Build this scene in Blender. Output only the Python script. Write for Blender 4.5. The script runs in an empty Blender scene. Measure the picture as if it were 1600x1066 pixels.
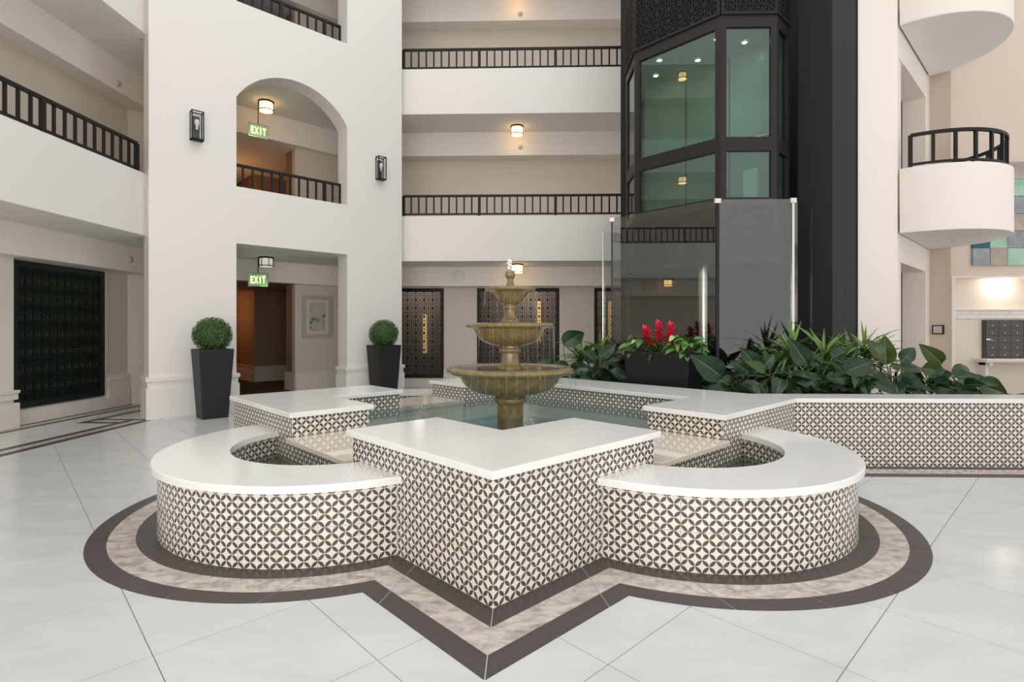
import bpy, math, random
from math import sin, cos, pi, sqrt, radians
from mathutils import Matrix, Vector
random.seed(7)
S = bpy.context.scene
COL = S.collection
# ------------------------------------------------------------------ camera
FPX, EYE, HOR, YAW = 844.0, 1.2, 515.0, radians(1.5)
cam = bpy.data.cameras.new('camera'); camo = bpy.data.objects.new('camera', cam); COL.objects.link(camo)
cam.sensor_width = 36; cam.lens = FPX / 1600 * 36; cam.shift_y = -(533 - HOR) / 1600
cam.clip_start = .05
camo.location = (0, 0, EYE); camo.rotation_euler = (pi / 2, 0, YAW); S.camera = camo
# ------------------------------------------------------------------ light
w = bpy.data.worlds.new('world'); S.world = w; w.use_nodes = True
w.node_tree.nodes['Background'].inputs[0].default_value = (1, .985, .97, 1)
w.node_tree.nodes['Background'].inputs[1].default_value = .86
S.view_settings.view_transform = 'Standard'; S.view_settings.look = 'None'
S.view_settings.exposure = .32; S.view_settings.gamma = 1; S.view_settings.use_curve_mapping = False
def area(name, loc, rot, sx, sy, power, col=(1, .96, .92)):
    l = bpy.data.lights.new(name, 'AREA'); l.shape = 'RECTANGLE'; l.size = sx; l.size_y = sy; l.energy = power; l.color = col
    o = bpy.data.objects.new(name, l); o.location = loc; o.rotation_euler = rot; COL.objects.link(o); return o
area('front_fill_light', (-.3, -3.2, 1.5), (radians(84), 0, 0), 8, 2.6, 210, (1, .95, .88))  # unseen fill light added behind the camera to brighten the front faces
area('skylight', (-.15, 4.6, 11.5), (0, 0, 0), 8, 8, 190, (.97, .98, 1))
def point(name, loc, power, col=(1, .72, .42), r=.06):
    l = bpy.data.lights.new(name, 'POINT'); l.energy = power; l.color = col; l.shadow_soft_size = r
    o = bpy.data.objects.new(name, l); o.location = loc; COL.objects.link(o); return o

# ------------------------------------------------------------------ materials
def mat(name, col, rough=.6, metal=0, spec=.5, noise=None, bump=None, emit=None):
    m = bpy.data.materials.new(name); m.use_nodes = True; nt = m.node_tree; b = nt.nodes['Principled BSDF']
    b.inputs['Base Color'].default_value = (*col, 1); b.inputs['Roughness'].default_value = rough
    b.inputs['Metallic'].default_value = metal; b.inputs['Specular IOR Level'].default_value = spec
    if emit: b.inputs['Emission Color'].default_value = (*emit[0], 1); b.inputs['Emission Strength'].default_value = emit[1]
    if noise or bump:
        tc = nt.nodes.new('ShaderNodeTexCoord')
    if noise:   # (scale, colour b, detail, lo, hi, stretch)
        sc, cb, det, lo, hi, st = noise
        mp = nt.nodes.new('ShaderNodeMapping'); mp.inputs['Scale'].default_value = st
        n = nt.nodes.new('ShaderNodeTexNoise'); n.inputs['Scale'].default_value = sc; n.inputs['Detail'].default_value = det
        n.inputs['Roughness'].default_value = .62; n.inputs['Distortion'].default_value = .6
        r = nt.nodes.new('ShaderNodeValToRGB'); r.color_ramp.elements[0].position = lo; r.color_ramp.elements[1].position = hi
        r.color_ramp.elements[0].color = (*col, 1); r.color_ramp.elements[1].color = (*cb, 1)
        nt.links.new(tc.outputs['Object'], mp.inputs[0]); nt.links.new(mp.outputs[0], n.inputs['Vector'])
        nt.links.new(n.outputs['Fac'], r.inputs[0]); nt.links.new(r.outputs[0], b.inputs['Base Color'])
    if bump:
        n2 = nt.nodes.new('ShaderNodeTexNoise'); n2.inputs['Scale'].default_value = bump[0]; n2.inputs['Detail'].default_value = 4
        bp = nt.nodes.new('ShaderNodeBump'); bp.inputs['Strength'].default_value = bump[1]; bp.inputs['Distance'].default_value = bump[2]
        nt.links.new(tc.outputs['Object'], n2.inputs['Vector']); nt.links.new(n2.outputs['Fac'], bp.inputs['Height'])
        nt.links.new(bp.outputs[0], b.inputs['Normal'])
    return m
def glass(name, tint, ior=1.5, rough=0, bump=None):
    m = bpy.data.materials.new(name); m.use_nodes = True; nt = m.node_tree; nt.nodes.clear()
    o = nt.nodes.new('ShaderNodeOutputMaterial'); mx = nt.nodes.new('ShaderNodeMixShader'); t = nt.nodes.new('ShaderNodeBsdfTransparent')
    g = nt.nodes.new('ShaderNodeBsdfGlossy'); f = nt.nodes.new('ShaderNodeFresnel'); f.inputs[0].default_value = ior
    ge = nt.nodes.new('ShaderNodeNewGeometry'); mi = nt.nodes.new('ShaderNodeMix'); mi.inputs[2].default_value = ior; mi.inputs[3].default_value = 1 / ior
    nt.links.new(ge.outputs['Backfacing'], mi.inputs[0]); nt.links.new(mi.outputs[0], f.inputs[0])   # both faces of a thin pane reflect alike
    t.inputs[0].default_value = (*tint, 1); g.inputs['Roughness'].default_value = rough
    nt.links.new(f.outputs[0], mx.inputs[0]); nt.links.new(t.outputs[0], mx.inputs[1]); nt.links.new(g.outputs[0], mx.inputs[2])
    nt.links.new(mx.outputs[0], o.inputs[0])
    if bump:
        tc = nt.nodes.new('ShaderNodeTexCoord'); n = nt.nodes.new('ShaderNodeTexNoise'); n.inputs['Scale'].default_value = bump[0]
        n.inputs['Detail'].default_value = 3
        b = nt.nodes.new('ShaderNodeBump'); b.inputs['Strength'].default_value = bump[1]; b.inputs['Distance'].default_value = bump[2]
        nt.links.new(tc.outputs['Object'], n.inputs['Vector']); nt.links.new(n.outputs['Fac'], b.inputs['Height'])
        for x in (f, g): nt.links.new(b.outputs[0], x.inputs['Normal'])
    return m
def petal_mat(name, cream, dark):
    m = mat(name, cream, .22); nt = m.node_tree; b = nt.nodes['Principled BSDF']
    uv = nt.nodes.new('ShaderNodeUVMap'); sx = nt.nodes.new('ShaderNodeSeparateXYZ'); nt.links.new(uv.outputs[0], sx.inputs[0])
    def M(op, a, bb=None, c=None):
        n = nt.nodes.new('ShaderNodeMath'); n.operation = op
        for i, v in enumerate((a, bb, c)):
            if v is None: continue
            if isinstance(v, (int, float)): n.inputs[i].default_value = v
            else: nt.links.new(v, n.inputs[i])
        return n.outputs[0]
    D = .2 / 3
    u = M('DIVIDE', sx.outputs[0], D); v = M('DIVIDE', sx.outputs[1], D)
    p = M('ADD', u, v); q = M('SUBTRACT', u, v)
    x = M('ABSOLUTE', M('SUBTRACT', p, M('ROUND', p))); y = M('ABSOLUTE', M('SUBTRACT', q, M('ROUND', q)))
    mx_, mn = M('MAXIMUM', x, y), M('MINIMUM', x, y)
    k = M('SUBTRACT', 1, mx_)
    d = M('SQRT', M('ADD', M('MULTIPLY', k, k), M('MULTIPLY', mn, mn)))
    r = nt.nodes.new('ShaderNodeValToRGB'); r.color_ramp.elements[0].position = .682; r.color_ramp.elements[1].position = .697
    r.color_ramp.elements[0].color = (*dark, 1); r.color_ramp.elements[1].color = (*cream, 1)
    nt.links.new(d, r.inputs[0]); nt.links.new(r.outputs[0], b.inputs['Base Color'])
    return m
M_WALL = mat('white_paint', (.77, .74, .71), .7, bump=(120, .05, .002))
M_CREAM = mat('cream_paint', (.88, .80, .725), .7)
M_BEIGE = mat('beige_paint', (.66, .585, .51), .75)
M_BULK = mat('pale_beige_paint', (.83, .775, .715), .75)
M_SOFF = mat('soffit_paint', (.77, .75, .735), .8)
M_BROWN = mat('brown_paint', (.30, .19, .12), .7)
M_TRIM = mat('trim_paint', (.76, .71, .66), .5)
M_CARPET = mat('dark_carpet', (.05, .028, .02), .95)
M_BLACK = mat('black_metal', (.010, .0095, .009), .5, spec=.3)
M_SHAFT = mat('charcoal_paint', (.015, .015, .0165), .7, spec=.25)
M_FRAME = mat('bronze_frame', (.017, .0145, .014), .45, spec=.3)
M_FRET = mat('dark_fretwork', (.012, .0118, .0115), .55, spec=.3)
M_GREENBLK = mat('green_black_frame', (.004, .012, .009), .35)
M_COPING = mat('white_quartz', (.80, .79, .775), .16, noise=(30, (.77, .765, .75), 3, .4, .65, (1, 1, 1)))
M_PETAL = petal_mat('petal_tile', (.74, .69, .62), (.086, .071, .058))
M_GROUT = mat('cream_grout', (.62, .57, .50), .8)
M_SPILL = mat('wet_limestone', (.66, .60, .51), .05)
M_TILE = mat('pale_porcelain', (.54, .56, .556), .2, noise=(2.2, (.61, .625, .617), 6, .35, .7, (1, 2.2, 1)))
M_JOINT = mat('floor_grout', (.30, .30, .29), .8)
M_DARKST = mat('dark_stone', (.060, .050, .048), .36, spec=.35, noise=(60, (.078, .066, .063), 4, .3, .7, (1, 1, 1)))
M_MARBLE = mat('brown_marble', (.60, .53, .48), .14, noise=(11, (.24, .19, .165), 12, .42, .74, (1, 1.8, 1)))
M_STONE = mat('fountain_stone', (.27, .195, .088), .13, noise=(16, (.15, .10, .045), 7, .35, .72, (1, 1, .7)), bump=(70, .25, .004))
M_POOLFLOOR = mat('teal_pool_floor', (.20, .30, .305), .5, noise=(4, (.12, .20, .205), 5, .35, .7, (1, 1, 1)))
M_WATER = glass('water', (.80, .94, .94), 1.26, .02, bump=(24, .45, .012))
M_LOBEW = glass('still_water', (.62, .68, .66), 1.33, .01, bump=(16, .35, .01))
M_STREAM = glass('falling_water', (.93, .95, .95), 1.5)
M_FOAM = mat('white_water', (.85, .87, .88), .2)
M_POT = mat('charcoal_pot', (.019, .019, .021), .5, spec=.3)
M_TROUGH = mat('black_pot', (.010, .0095, .010), .5, spec=.3)
M_SOIL = mat('dark_soil', (.02, .015, .012), .95)
M_PEB = mat('black_pebbles', (.022, .021, .022), .35)
M_BOX = [mat('boxwood_a', (.05, .13, .022), .5), mat('boxwood_b', (.028, .085, .014), .5)]
M_PHIL = mat('philodendron_leaf', (.009, .031, .013), .25, spec=.33, noise=(9, (.016, .048, .018), 3, .4, .7, (1, 1, 1)))
M_PHIL2 = mat('olive_leaf', (.036, .062, .010), .3, spec=.3)
M_DRAC = mat('dracaena_leaf', (.022, .075, .015), .35)
M_DRAC2 = mat('dracaena_lime', (.115, .22, .03), .35)
M_POTHOS = mat('pothos_leaf', (.055, .19, .03), .3)
M_POTHOS2 = mat('cream_leaf', (.42, .48, .16), .35)
M_RED = mat('red_bract', (.62, .008, .035), .4)
M_STEM = mat('stem', (.07, .08, .025), .6)
M_CABG = glass('green_glass', (.62, .80, .74), 1.8)
M_CLEARG = glass('grey_glass', (.86, .89, .875), 1.9)
M_LANG = glass('lantern_glass', (.96, .97, .97), 1.25)
M_CHROME = mat('chrome', (.72, .71, .68), .22, 1)
M_CLIP = mat('brushed_clip', (.75, .66, .58), .35, .6)
M_SHADE = mat('lit_shade', (.9, .75, .5), .6, emit=((1, .60, .25), 4.2))
M_SHADEOFF = mat('dim_shade', (.85, .85, .82), .6, emit=((1, .95, .85), .25))
M_SHADEDOT = mat('lit_diffuser', (.9, .8, .6), .6, emit=((1, .72, .38), 6))
M_EXITPLATE = mat('exit_plate', (.50, .56, .46), .3, emit=((.25, .55, .12), .12))
M_EXITLET = mat('exit_letters', (.5, .9, .4), .4, emit=((.50, 1, .25), 2.6))
M_WHITEPL = mat('white_plastic', (.75, .74, .73), .4)
M_GREYPL = mat('beige_plastic', (.55, .51, .47), .4)
M_CABWALL = mat('cab_panel', (.30, .32, .30), .3)
M_CABCEIL = mat('cab_ceiling', (.30, .32, .30), .5)
M_SPOT = mat('spot_lens', (1, .9, .7), .3, emit=((1, .85, .6), 25))
M_MAIL = mat('bronze_mailbox', (.075, .065, .06), .45, .2)
M_PICFR = mat('cream_frame', (.50, .44, .37), .4)
M_MATB = mat('picture_mount', (.66, .60, .52), .6)
M_PRINT = mat('botanical_print', (.50, .47, .43), .5, noise=(5, (.14, .17, .13), 4, .52, .62, (1, 1, 1)))
M_ROOMGLOW = mat('lit_room_wall', (.34, .31, .28), .8)
M_DARKROOM = mat('dark_room', (.06, .05, .045), .8)
M_BULB = mat('bulb_glass', (.8, .75, .7), .15)
ART = [mat('art_blue_grey', (.20, .23, .25), .18, noise=(3, (.32, .35, .37), 6, .4, .65, (1, 1, 1))),
       mat('art_beige', (.46, .37, .31), .2, noise=(3, (.33, .27, .24), 6, .4, .65, (1, 1, 1))),
       mat('art_green', (.22, .44, .32), .16, noise=(3, (.40, .58, .47), 6, .4, .65, (1, 1, 1))),
       mat('art_teal', (.004, .10, .13), .15)]

# ------------------------------------------------------------------ mesh helpers
class MB:
    def __init__(s): s.v, s.f, s.uv, s.mi = [], [], [], []
    def face(s, pts, uvs=None, mi=0):
        b = len(s.v); s.v += [tuple(p) for p in pts]; s.f.append(tuple(range(b, b + len(pts)))); s.uv.append(uvs); s.mi.append(mi)
    def grid(s, rows, mi=0, closed=False):       # rows of points -> shared-vertex quads
        b = len(s.v); n = len(rows[0])
        for r in rows: s.v += [tuple(p) for p in r]
        for i in range(len(rows) - 1):
            for j in range(n if closed else n - 1):
                k = (j + 1) % n
                s.f.append((b + i * n + j, b + i * n + k, b + (i + 1) * n + k, b + (i + 1) * n + j)); s.uv.append(None); s.mi.append(mi)
    def prism(s, poly, z0, z1, T=None, mi=0):     # poly counter-clockwise seen from above
        T = T or (lambda p: p); n = len(poly); b = len(s.v)
        s.v += [tuple(T((x, y, z0))) for x, y in poly] + [tuple(T((x, y, z1))) for x, y in poly]
        fs = [tuple(range(b + n - 1, b - 1, -1)), tuple(range(b + n, b + 2 * n))]
        fs += [(b + i, b + (i + 1) % n, b + n + (i + 1) % n, b + n + i) for i in range(n)]
        s.f += fs; s.uv += [None] * len(fs); s.mi += [mi] * len(fs)
    def box(s, x0, x1, y0, y1, z0, z1, T=None, mi=0):
        s.prism([(x0, y0), (x1, y0), (x1, y1), (x0, y1)], z0, z1, T, mi)
    def bar(s, p, q, wd, ht, up=(0, 0, 1), mi=0): # box beam from p to q
        p, q = Vector(p), Vector(q); d = (q - p).normalized(); a = d.cross(Vector(up)).normalized() * wd / 2; c = a.cross(d).normalized() * ht / 2
        b = len(s.v)
        for e in (p, q): s.v += [tuple(e + i * a + j * c) for i, j in ((-1, -1), (1, -1), (1, 1), (-1, 1))]
        fs = [(b, b + 1, b + 2, b + 3), (b + 7, b + 6, b + 5, b + 4)] + [(b + i, b + 4 + i, b + 4 + (i + 1) % 4, b + (i + 1) % 4) for i in range(4)]
        s.f += fs; s.uv += [None] * 6; s.mi += [mi] * 6
    def lathe(s, prof, n=48, c=(0, 0), mi=0):
        s.grid([[(c[0] + r * cos(2 * pi * j / n), c[1] + r * sin(2 * pi * j / n), z) for j in range(n)] for r, z in prof], mi, True)
    def tube(s, pts, r, n=6, mi=0):
        rows = []
        for i, p in enumerate(pts):
            p = Vector(p); d = (Vector(pts[min(i + 1, len(pts) - 1)]) - Vector(pts[max(i - 1, 0)])).normalized()
            a = d.cross(Vector((0, 0, 1)) if abs(d.z) < .9 else Vector((1, 0, 0))).normalized(); c = a.cross(d)
            rr = r[i] if isinstance(r, (list, tuple)) else r
            rows.append([p + rr * (cos(2 * pi * k / n) * a + sin(2 * pi * k / n) * c) for k in range(n)])
        s.grid(rows, mi, True); s.face(rows[0][::-1], mi=mi); s.face(rows[-1], mi=mi)
    def mesh(s, name, mats, smooth=False):
        me = bpy.data.meshes.new(name); me.from_pydata(s.v, [], s.f)
        for m in (mats if isinstance(mats, (list, tuple)) else [mats]): me.materials.append(m)
        if any(s.mi): me.polygons.foreach_set('material_index', s.mi)
        if any(u is not None for u in s.uv):
            l = me.uv_layers.new(name='UVMap'); k = 0
            for f, u in zip(s.f, s.uv):
                for i in range(len(f)):
                    l.data[k].uv = u[i] if u else (0, 0); k += 1
        if smooth:
            me.polygons.foreach_set('use_smooth', [True] * len(me.polygons))
        me.validate(); me.update()
        return me
def tag(o, label=None, cat=None, group=None, kind=None):
    for k, v in (('label', label), ('category', cat), ('group', group), ('kind', kind)):
        if v: o[k] = v
    return o
def attach(o, parent):
    if parent is not None:
        o.parent = parent
        if parent.type == 'EMPTY': o.matrix_parent_inverse = Matrix.Translation(-Vector(parent.location))
    return o
def obj(name, mb, m, parent=None, smooth=False, me=None, bevel=0, **kw):
    o = bpy.data.objects.new(name, me or mb.mesh(name, m, smooth)); COL.objects.link(o); attach(o, parent); tag(o, **kw)
    if bevel:
        b = o.modifiers.new('bevel', 'BEVEL'); b.width = bevel; b.segments = 2; b.limit_method = 'ANGLE'; b.angle_limit = radians(40)
    if smooth == 'auto':
        pass
    return o
def thing(name, loc, label, cat, group=None):
    o = bpy.data.objects.new(name, None); o.location = loc; o.empty_display_size = .1; COL.objects.link(o)
    return tag(o, label, cat, group)
def copy_tree(o, parent=None):
    c = o.copy(); COL.objects.link(c)
    if parent is not None: c.parent = parent
    for ch in list(o.children): copy_tree(ch, c)
    return c
def struct(name, mb, m, parent=None, **kw):
    o = obj(name, mb, m, parent, **kw)
    if parent is None: o['kind'] = 'structure'
    return o
CA, SA = cos(YAW), sin(YAW)
def ray(px): u = (px - 800) / FPX; return (u * CA - SA, u * SA + CA)
def on_y(px, py, Y):                # point of the plane y = Y that photograph pixel (px, py) shows
    rx, ry = ray(px); d = Y / ry; return Vector((rx * d, Y, EYE - (py - HOR) / FPX * d))
def at(px, py, d):
    rx, ry = ray(px); return Vector((rx * d, ry * d, EYE - (py - HOR) / FPX * d))
R2 = sqrt(.5)
# levels of the building
F2 = 2.742
SOF = [2.475, 5.217, 7.959]; PAR = [3.317, 6.059, 8.80]; BULKZ = [2.085, 4.74, 7.48]
FLR = [0, 2.742, 5.484]
# ------------------------------------------------------------------ plan of the star pool
CX, CY = -.142, 4.81
DO, DI, OV = 2.537, 1.588, .03            # outer and inner half diagonals of the coping, overhang
WD = (DO - DI) * R2
DT = DO - OV / R2                         # outer half diagonal of the tiled wall
RT, RC, RH = 1.055, 1.09, .67             # lobe: tiled wall, coping and hole radius
LOBE = {'sw': (-1.16, -1.09), 'se': (1.16, -1.09), 'nw': (-1.13, 1.12)}
ZT, ZC, ZTL, ZCL = .562, .60, .386, .425
# ------------------------------------------------------------------ floor
fl = MB(); fl.box(-7.2, 9, -4, 12.4, -.06, -.004)
floor = struct('floor', fl, M_JOINT)
def union_r(th, off):                     # star-shaped outline of the pool, grown by off
    c, s_ = cos(th), sin(th); r = (DT + off / R2) / (abs(c) + abs(s_))
    for k, (lx, ly) in LOBE.items():
        b = c * lx + s_ * ly; q = b * b - (lx * lx + ly * ly) + (RT + off) ** 2
        if q > 0 and b > 0: r = max(r, b + sqrt(q))
    if c > 0 and s_ < .0: r2 = off / -s_; r = r if (r > r2 or r2 > 0) else r
    return r
GS1, GS2, GB, GA = .592, .5855, 1.758, .995
tcount = 0
rest = MB()
def in_pool(x, y, off):
    x -= CX; y -= CY
    return math.hypot(x, y) < union_r(math.atan2(y, x), off) or (x > 2 and y > -off)
for i in range(-16, 17):
    for j in range(-6, 28):
        a0, a1 = GA + j * GS2 + .0018, GA + (j + 1) * GS2 - .0018; b0, b1 = GB + i * GS1 + .0018, GB + (i + 1) * GS1 - .0018
        quad = [((a - b) * R2, (a + b) * R2) for a, b in ((a0, b0), (a1, b0), (a1, b1), (a0, b1))]
        mx, my = sum(p[0] for p in quad) / 4, sum(p[1] for p in quad) / 4
        if not (-6.9 < mx < 8.6 and -3.6 < my < 12): continue
        if all(in_pool(x, y, .25) for x, y in quad): continue
        vis = False
        for x, y in quad + [(mx, my)]:
            xc, d = x * CA + y * SA, y * CA - x * SA
            if d > .6:
                px, py = 800 + FPX * xc / d, HOR + FPX * EYE / d
                if -60 < px < 1660 and py < 1120 and not (x > 1.2 and y > 4.9) and y < 8.6: vis = True
        t = MB()
        (t if vis else rest).prism(quad, -.008, 0)
        if vis: obj('floor_tile', t, M_TILE, floor); tcount += 1
obj('floor_tile_field', rest, M_TILE, floor, kind='stuff')
# inlaid border: dark, marble, dark
def band(o0, o1, m, name, joints, z=.0015):
    n = 0
    for t0, t1 in zip(joints[:-1], joints[1:]):
        g = .0016 / 2.2; ths = [t0 + g]; k = max(2, int((t1 - t0) / radians(1.2)))
        ths = [t0 + g + (t1 - t0 - 2 * g) * i / k for i in range(k + 1)]
        for e in KEY[o0] + KEY[o1]:
            if t0 + g < e < t1 - g: ths.append(e)
        ths.sort(); b = MB()
        inn = [(CX + union_r(t, o0) * cos(t), CY + union_r(t, o0) * sin(t)) for t in ths]
        out = [(CX + union_r(t, o1) * cos(t), CY + union_r(t, o1) * sin(t)) for t in ths]
        rows = [[(*p, 0.0002) for p in out], [(*p, z) for p in out], [(*p, z) for p in inn], [(*p, 0.0002) for p in inn]]
        b.grid(rows); obj(name, b, m, floor); n += 1
    return n
OFFS = [0.002, .102, .235, .335]
KEY = {}
for o in OFFS:
    ks = []
    prev = None; N = 7200                # angles where the outline changes from edge to arc
    base = lambda t: (DT + o / R2) / (abs(cos(t)) + abs(sin(t)))
    for i in range(N):
        t = -pi + 2 * pi * i / N; f = union_r(t, o) > base(t) + 1e-6
        if prev is not None and f != prev: ks.append(t)
        prev = f
    KEY[o] = ks + [-pi / 2, 0, pi - 1e-4]
jo = [radians(a) for a in (-180, -170, -163, -156, -149, -142, -135, -128, -121, -112.8, -101.5, -90, -78.5, -67.2, -59, -52, -45, -38, -31, -24, -17, -9)]
jm = [radians(a) for a in (-180, -168, -159, -150, -141, -132, -123, -112.8, -101.5, -90, -78.5, -67.2, -57, -48, -39, -30, -21, -10)]
band(.002, .102, M_DARKST, 'border_stone', jo)
KEY[.1035] = KEY[.102]; KEY[.2365] = KEY[.235]
band(.1035, .235, M_MARBLE, 'marble_stone', jm); band(.2365, .335, M_DARKST, 'border_stone', jo)
def strip(x0, x1, y0, y1, m, name, step=.6, z=.0015):
    if abs(x1 - x0) > abs(y1 - y0):
        n = max(1, round(abs(x1 - x0) / step))
        for i in range(n):
            b = MB(); b.box(x0 + (x1 - x0) * i / n + .001, x0 + (x1 - x0) * (i + 1) / n - .001, y0, y1, .0002, z); obj(name, b, m, floor)
    else:
        n = max(1, round(abs(y1 - y0) / step))
        for i in range(n):
            b = MB(); b.box(x0, x1, y0 + (y1 - y0) * i / n + .001, y0 + (y1 - y0) * (i + 1) / n - .001, .0002, z); obj(name, b, m, floor)
# along the planter wall
WY = CY
strip(2.16, 5.2, WY - .09, WY - .003, M_DARKST, 'border_stone'); strip(2.2, 5.2, WY - .235, WY - .0915, M_MARBLE, 'marble_stone'); strip(2.24, 5.2, WY - .335, WY - .2365, M_DARKST, 'border_stone')
# along the left corridor
for a, b_, m, nm in ((-5.045, -4.945, M_DARKST, 'border_stone'), (-5.16, -5.047, M_MARBLE, 'marble_stone'), (-5.26, -5.162, M_DARKST, 'border_stone')):
    strip(a, b_, 3.2, 7.0, m, nm)
for a, b_, m, nm in ((-6.34, -6.25, M_DARKST, 'border_stone'), (-6.248, -6.13, M_MARBLE, 'marble_stone'), (-6.128, -6.04, M_DARKST, 'border_stone')):
    strip(a, b_, 3.2, 8.5, m, nm)
strip(-5.66, -5.05, 7.002, 7.10, M_DARKST, 'border_stone'); strip(-5.66, -5.262, 6.86, 7.0, M_MARBLE, 'marble_stone'); strip(-5.66, -5.262, 6.76, 6.858, M_DARKST, 'border_stone')
strip(-5.76, -5.662, 6.76, 8.2, M_DARKST, 'border_stone')

# ------------------------------------------------------------------ left wall with its galleries
def cyl_slab(name, poly, parent, m=M_SOFF):
    pass
XP, XB, XW = -5.17, -6.06, -6.4            # parapet face, bulkhead face, corridor wall
YL0, YL1 = -1.2, 8.5
b = MB(); b.box(XW - .2, XW, YL0, YL1 + .02, 0, 9)
wl = struct('wall_left', b, M_BEIGE)
# recess of the carved screen: the wall is beige, its panel projects in a frame of white trim
for k in range(3):
    b = MB(); b.box(XP - .16, XP, YL0, 7.34, SOF[k], PAR[k]); obj('parapet', b, M_WALL, wl)
    b = MB(); b.box(XW, XP - .161, YL0, 7.3, SOF[k], SOF[k] + .267); b.prism([(XW, 7.3), (XP - .161, 7.3), (-5.29, 7.34), (-6.0, 9.2), (XW, 9.2)], SOF[k], SOF[k] + .267)
    obj('soffit', b, M_SOFF, wl)
    b = MB(); b.prism([(XW, YL0), (XB, YL0), (XB, 8.62), (XW, 8.62)], BULKZ[k], SOF[k] - .001); obj('bulkhead', b, M_BULK, wl)
b = MB()
for x, z0, z1 in ((.05, 0, .30), (.035, .30, .42), (.05, .42, .455), (.03, .455, .50)): b.box(XW, XW + x, 8.06, 8.5, z0, z1)
for x, z0, z1 in ((.05, 0, .16), (.03, .16, .19)): b.box(XW, XW + x, YL0, 8.06, z0, z1)
o = struct('baseboard_left', b, M_TRIM)
# pilaster at the far left of the photograph
b = MB(); b.box(XW, XW + .12, 5.7, 6.46, 0, 2.085); b.box(XW, XW + .16, 5.66, 6.5, 0, .3); b.box(XW, XW + .15, 5.67, 6.49, .34, .42); b.box(XW, XW + .165, 5.66, 6.5, .42, .455)
struct('trim_1', b, M_TRIM)
b = MB(); b.box(XW, XW + .03, 7.99, 8.06, .19, 2.085); b.box(XW, XW + .03, 6.46, 7.99, 2.075, 2.085)
struct('trim_2', b, M_TRIM)

# ------------------------------------------------------------------ carved screens
def fret(W, H, cell, bar, dep, T, frame=0, dense=True):
    b = MB(); nx, nz = max(1, round(W / cell)), max(1, round(H / cell)); cx, cz = W / nx, H / nz
    def seg(x0, z0, x1, z1, wd=bar):
        dx, dz = x1 - x0, z1 - z0; L = math.hypot(dx, dz); ax, az = -dz / L * wd / 2, dx / L * wd / 2
        P = [(x0 + ax, z0 + az), (x0 - ax, z0 - az), (x1 - ax, z1 - az), (x1 + ax, z1 + az)]
        k = len(b.v); b.v += [tuple(T((x, 0, z))) for x, z in P] + [tuple(T((x, dep, z))) for x, z in P]
        fs = [(k, k + 1, k + 2, k + 3), (k + 7, k + 6, k + 5, k + 4)] + [(k + i, k + 4 + i, k + 4 + (i + 1) % 4, k + (i + 1) % 4) for i in range(4)]
        b.f.extend(fs); b.uv.extend([None] * 6); b.mi.extend([0] * 6)
    for i in range(nx + 1): seg(i * cx, 0, i * cx, H)
    for j in range(nz + 1): seg(0, j * cz, W, j * cz)
    for i in range(nx):
        for j in range(nz):
            x, z = (i + .5) * cx, (j + .5) * cz; hx, hz = cx / 2, cz / 2
            r = .62
            pts = [(x + hx * r * cos(pi / 4 * k + pi / 8), z + hz * r * sin(pi / 4 * k + pi / 8)) for k in range(8)]
            for k in range(8): seg(*pts[k], *pts[(k + 1) % 8], bar * .8)
            if dense:
                for sx, sz in ((1, 1), (-1, 1), (-1, -1), (1, -1)):
                    seg(x + sx * hx * .45, z + sz * hz * .45, x + sx * hx, z + sz * hz, bar * .8)
                q = .26
                for k in range(4):
                    a0, a1 = pi / 2 * k, pi / 2 * (k + 1); seg(x + hx * q * cos(a0), z + hz * q * sin(a0), x + hx * q * cos(a1), z + hz * q * sin(a1), bar * .8)
                for sx, sz in ((1, 0), (-1, 0), (0, 1), (0, -1)): seg(x + sx * hx * .57, z + sz * hz * .57, x + sx * hx, z + sz * hz, bar * .8)
    return b
def screen(T, loc, W, H, label, cell, bar, fw, mfr, name='fretwork_screen', deep=.5, glow=True):
    t = thing(name, loc, label, 'screen')
    b = MB(); b.box(0, fw, -.02, .05, 0, H, T); obj('stile', b, mfr, t)
    b = MB(); b.box(W - fw, W, -.02, .05, 0, H, T); obj('stile', b, mfr, t)
    b = MB(); b.box(fw, W - fw, -.02, .05, 0, fw, T); obj('cross_rail', b, mfr, t)
    b = MB(); b.box(fw, W - fw, -.02, .05, H - fw, H, T); obj('cross_rail', b, mfr, t)
    b = fret(W - 2 * fw, H - 2 * fw, cell, bar, .02, lambda p: T((p[0] + fw, p[1], p[2] + fw)), dense=mfr is not M_GREENBLK); obj('fretwork', b, M_FRET if mfr is not M_GREENBLK else M_GREENBLK, t)
    return t
TL = lambda p: (XW + .046 - p[1], 7.96 - p[0], .21 + p[2])
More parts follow.
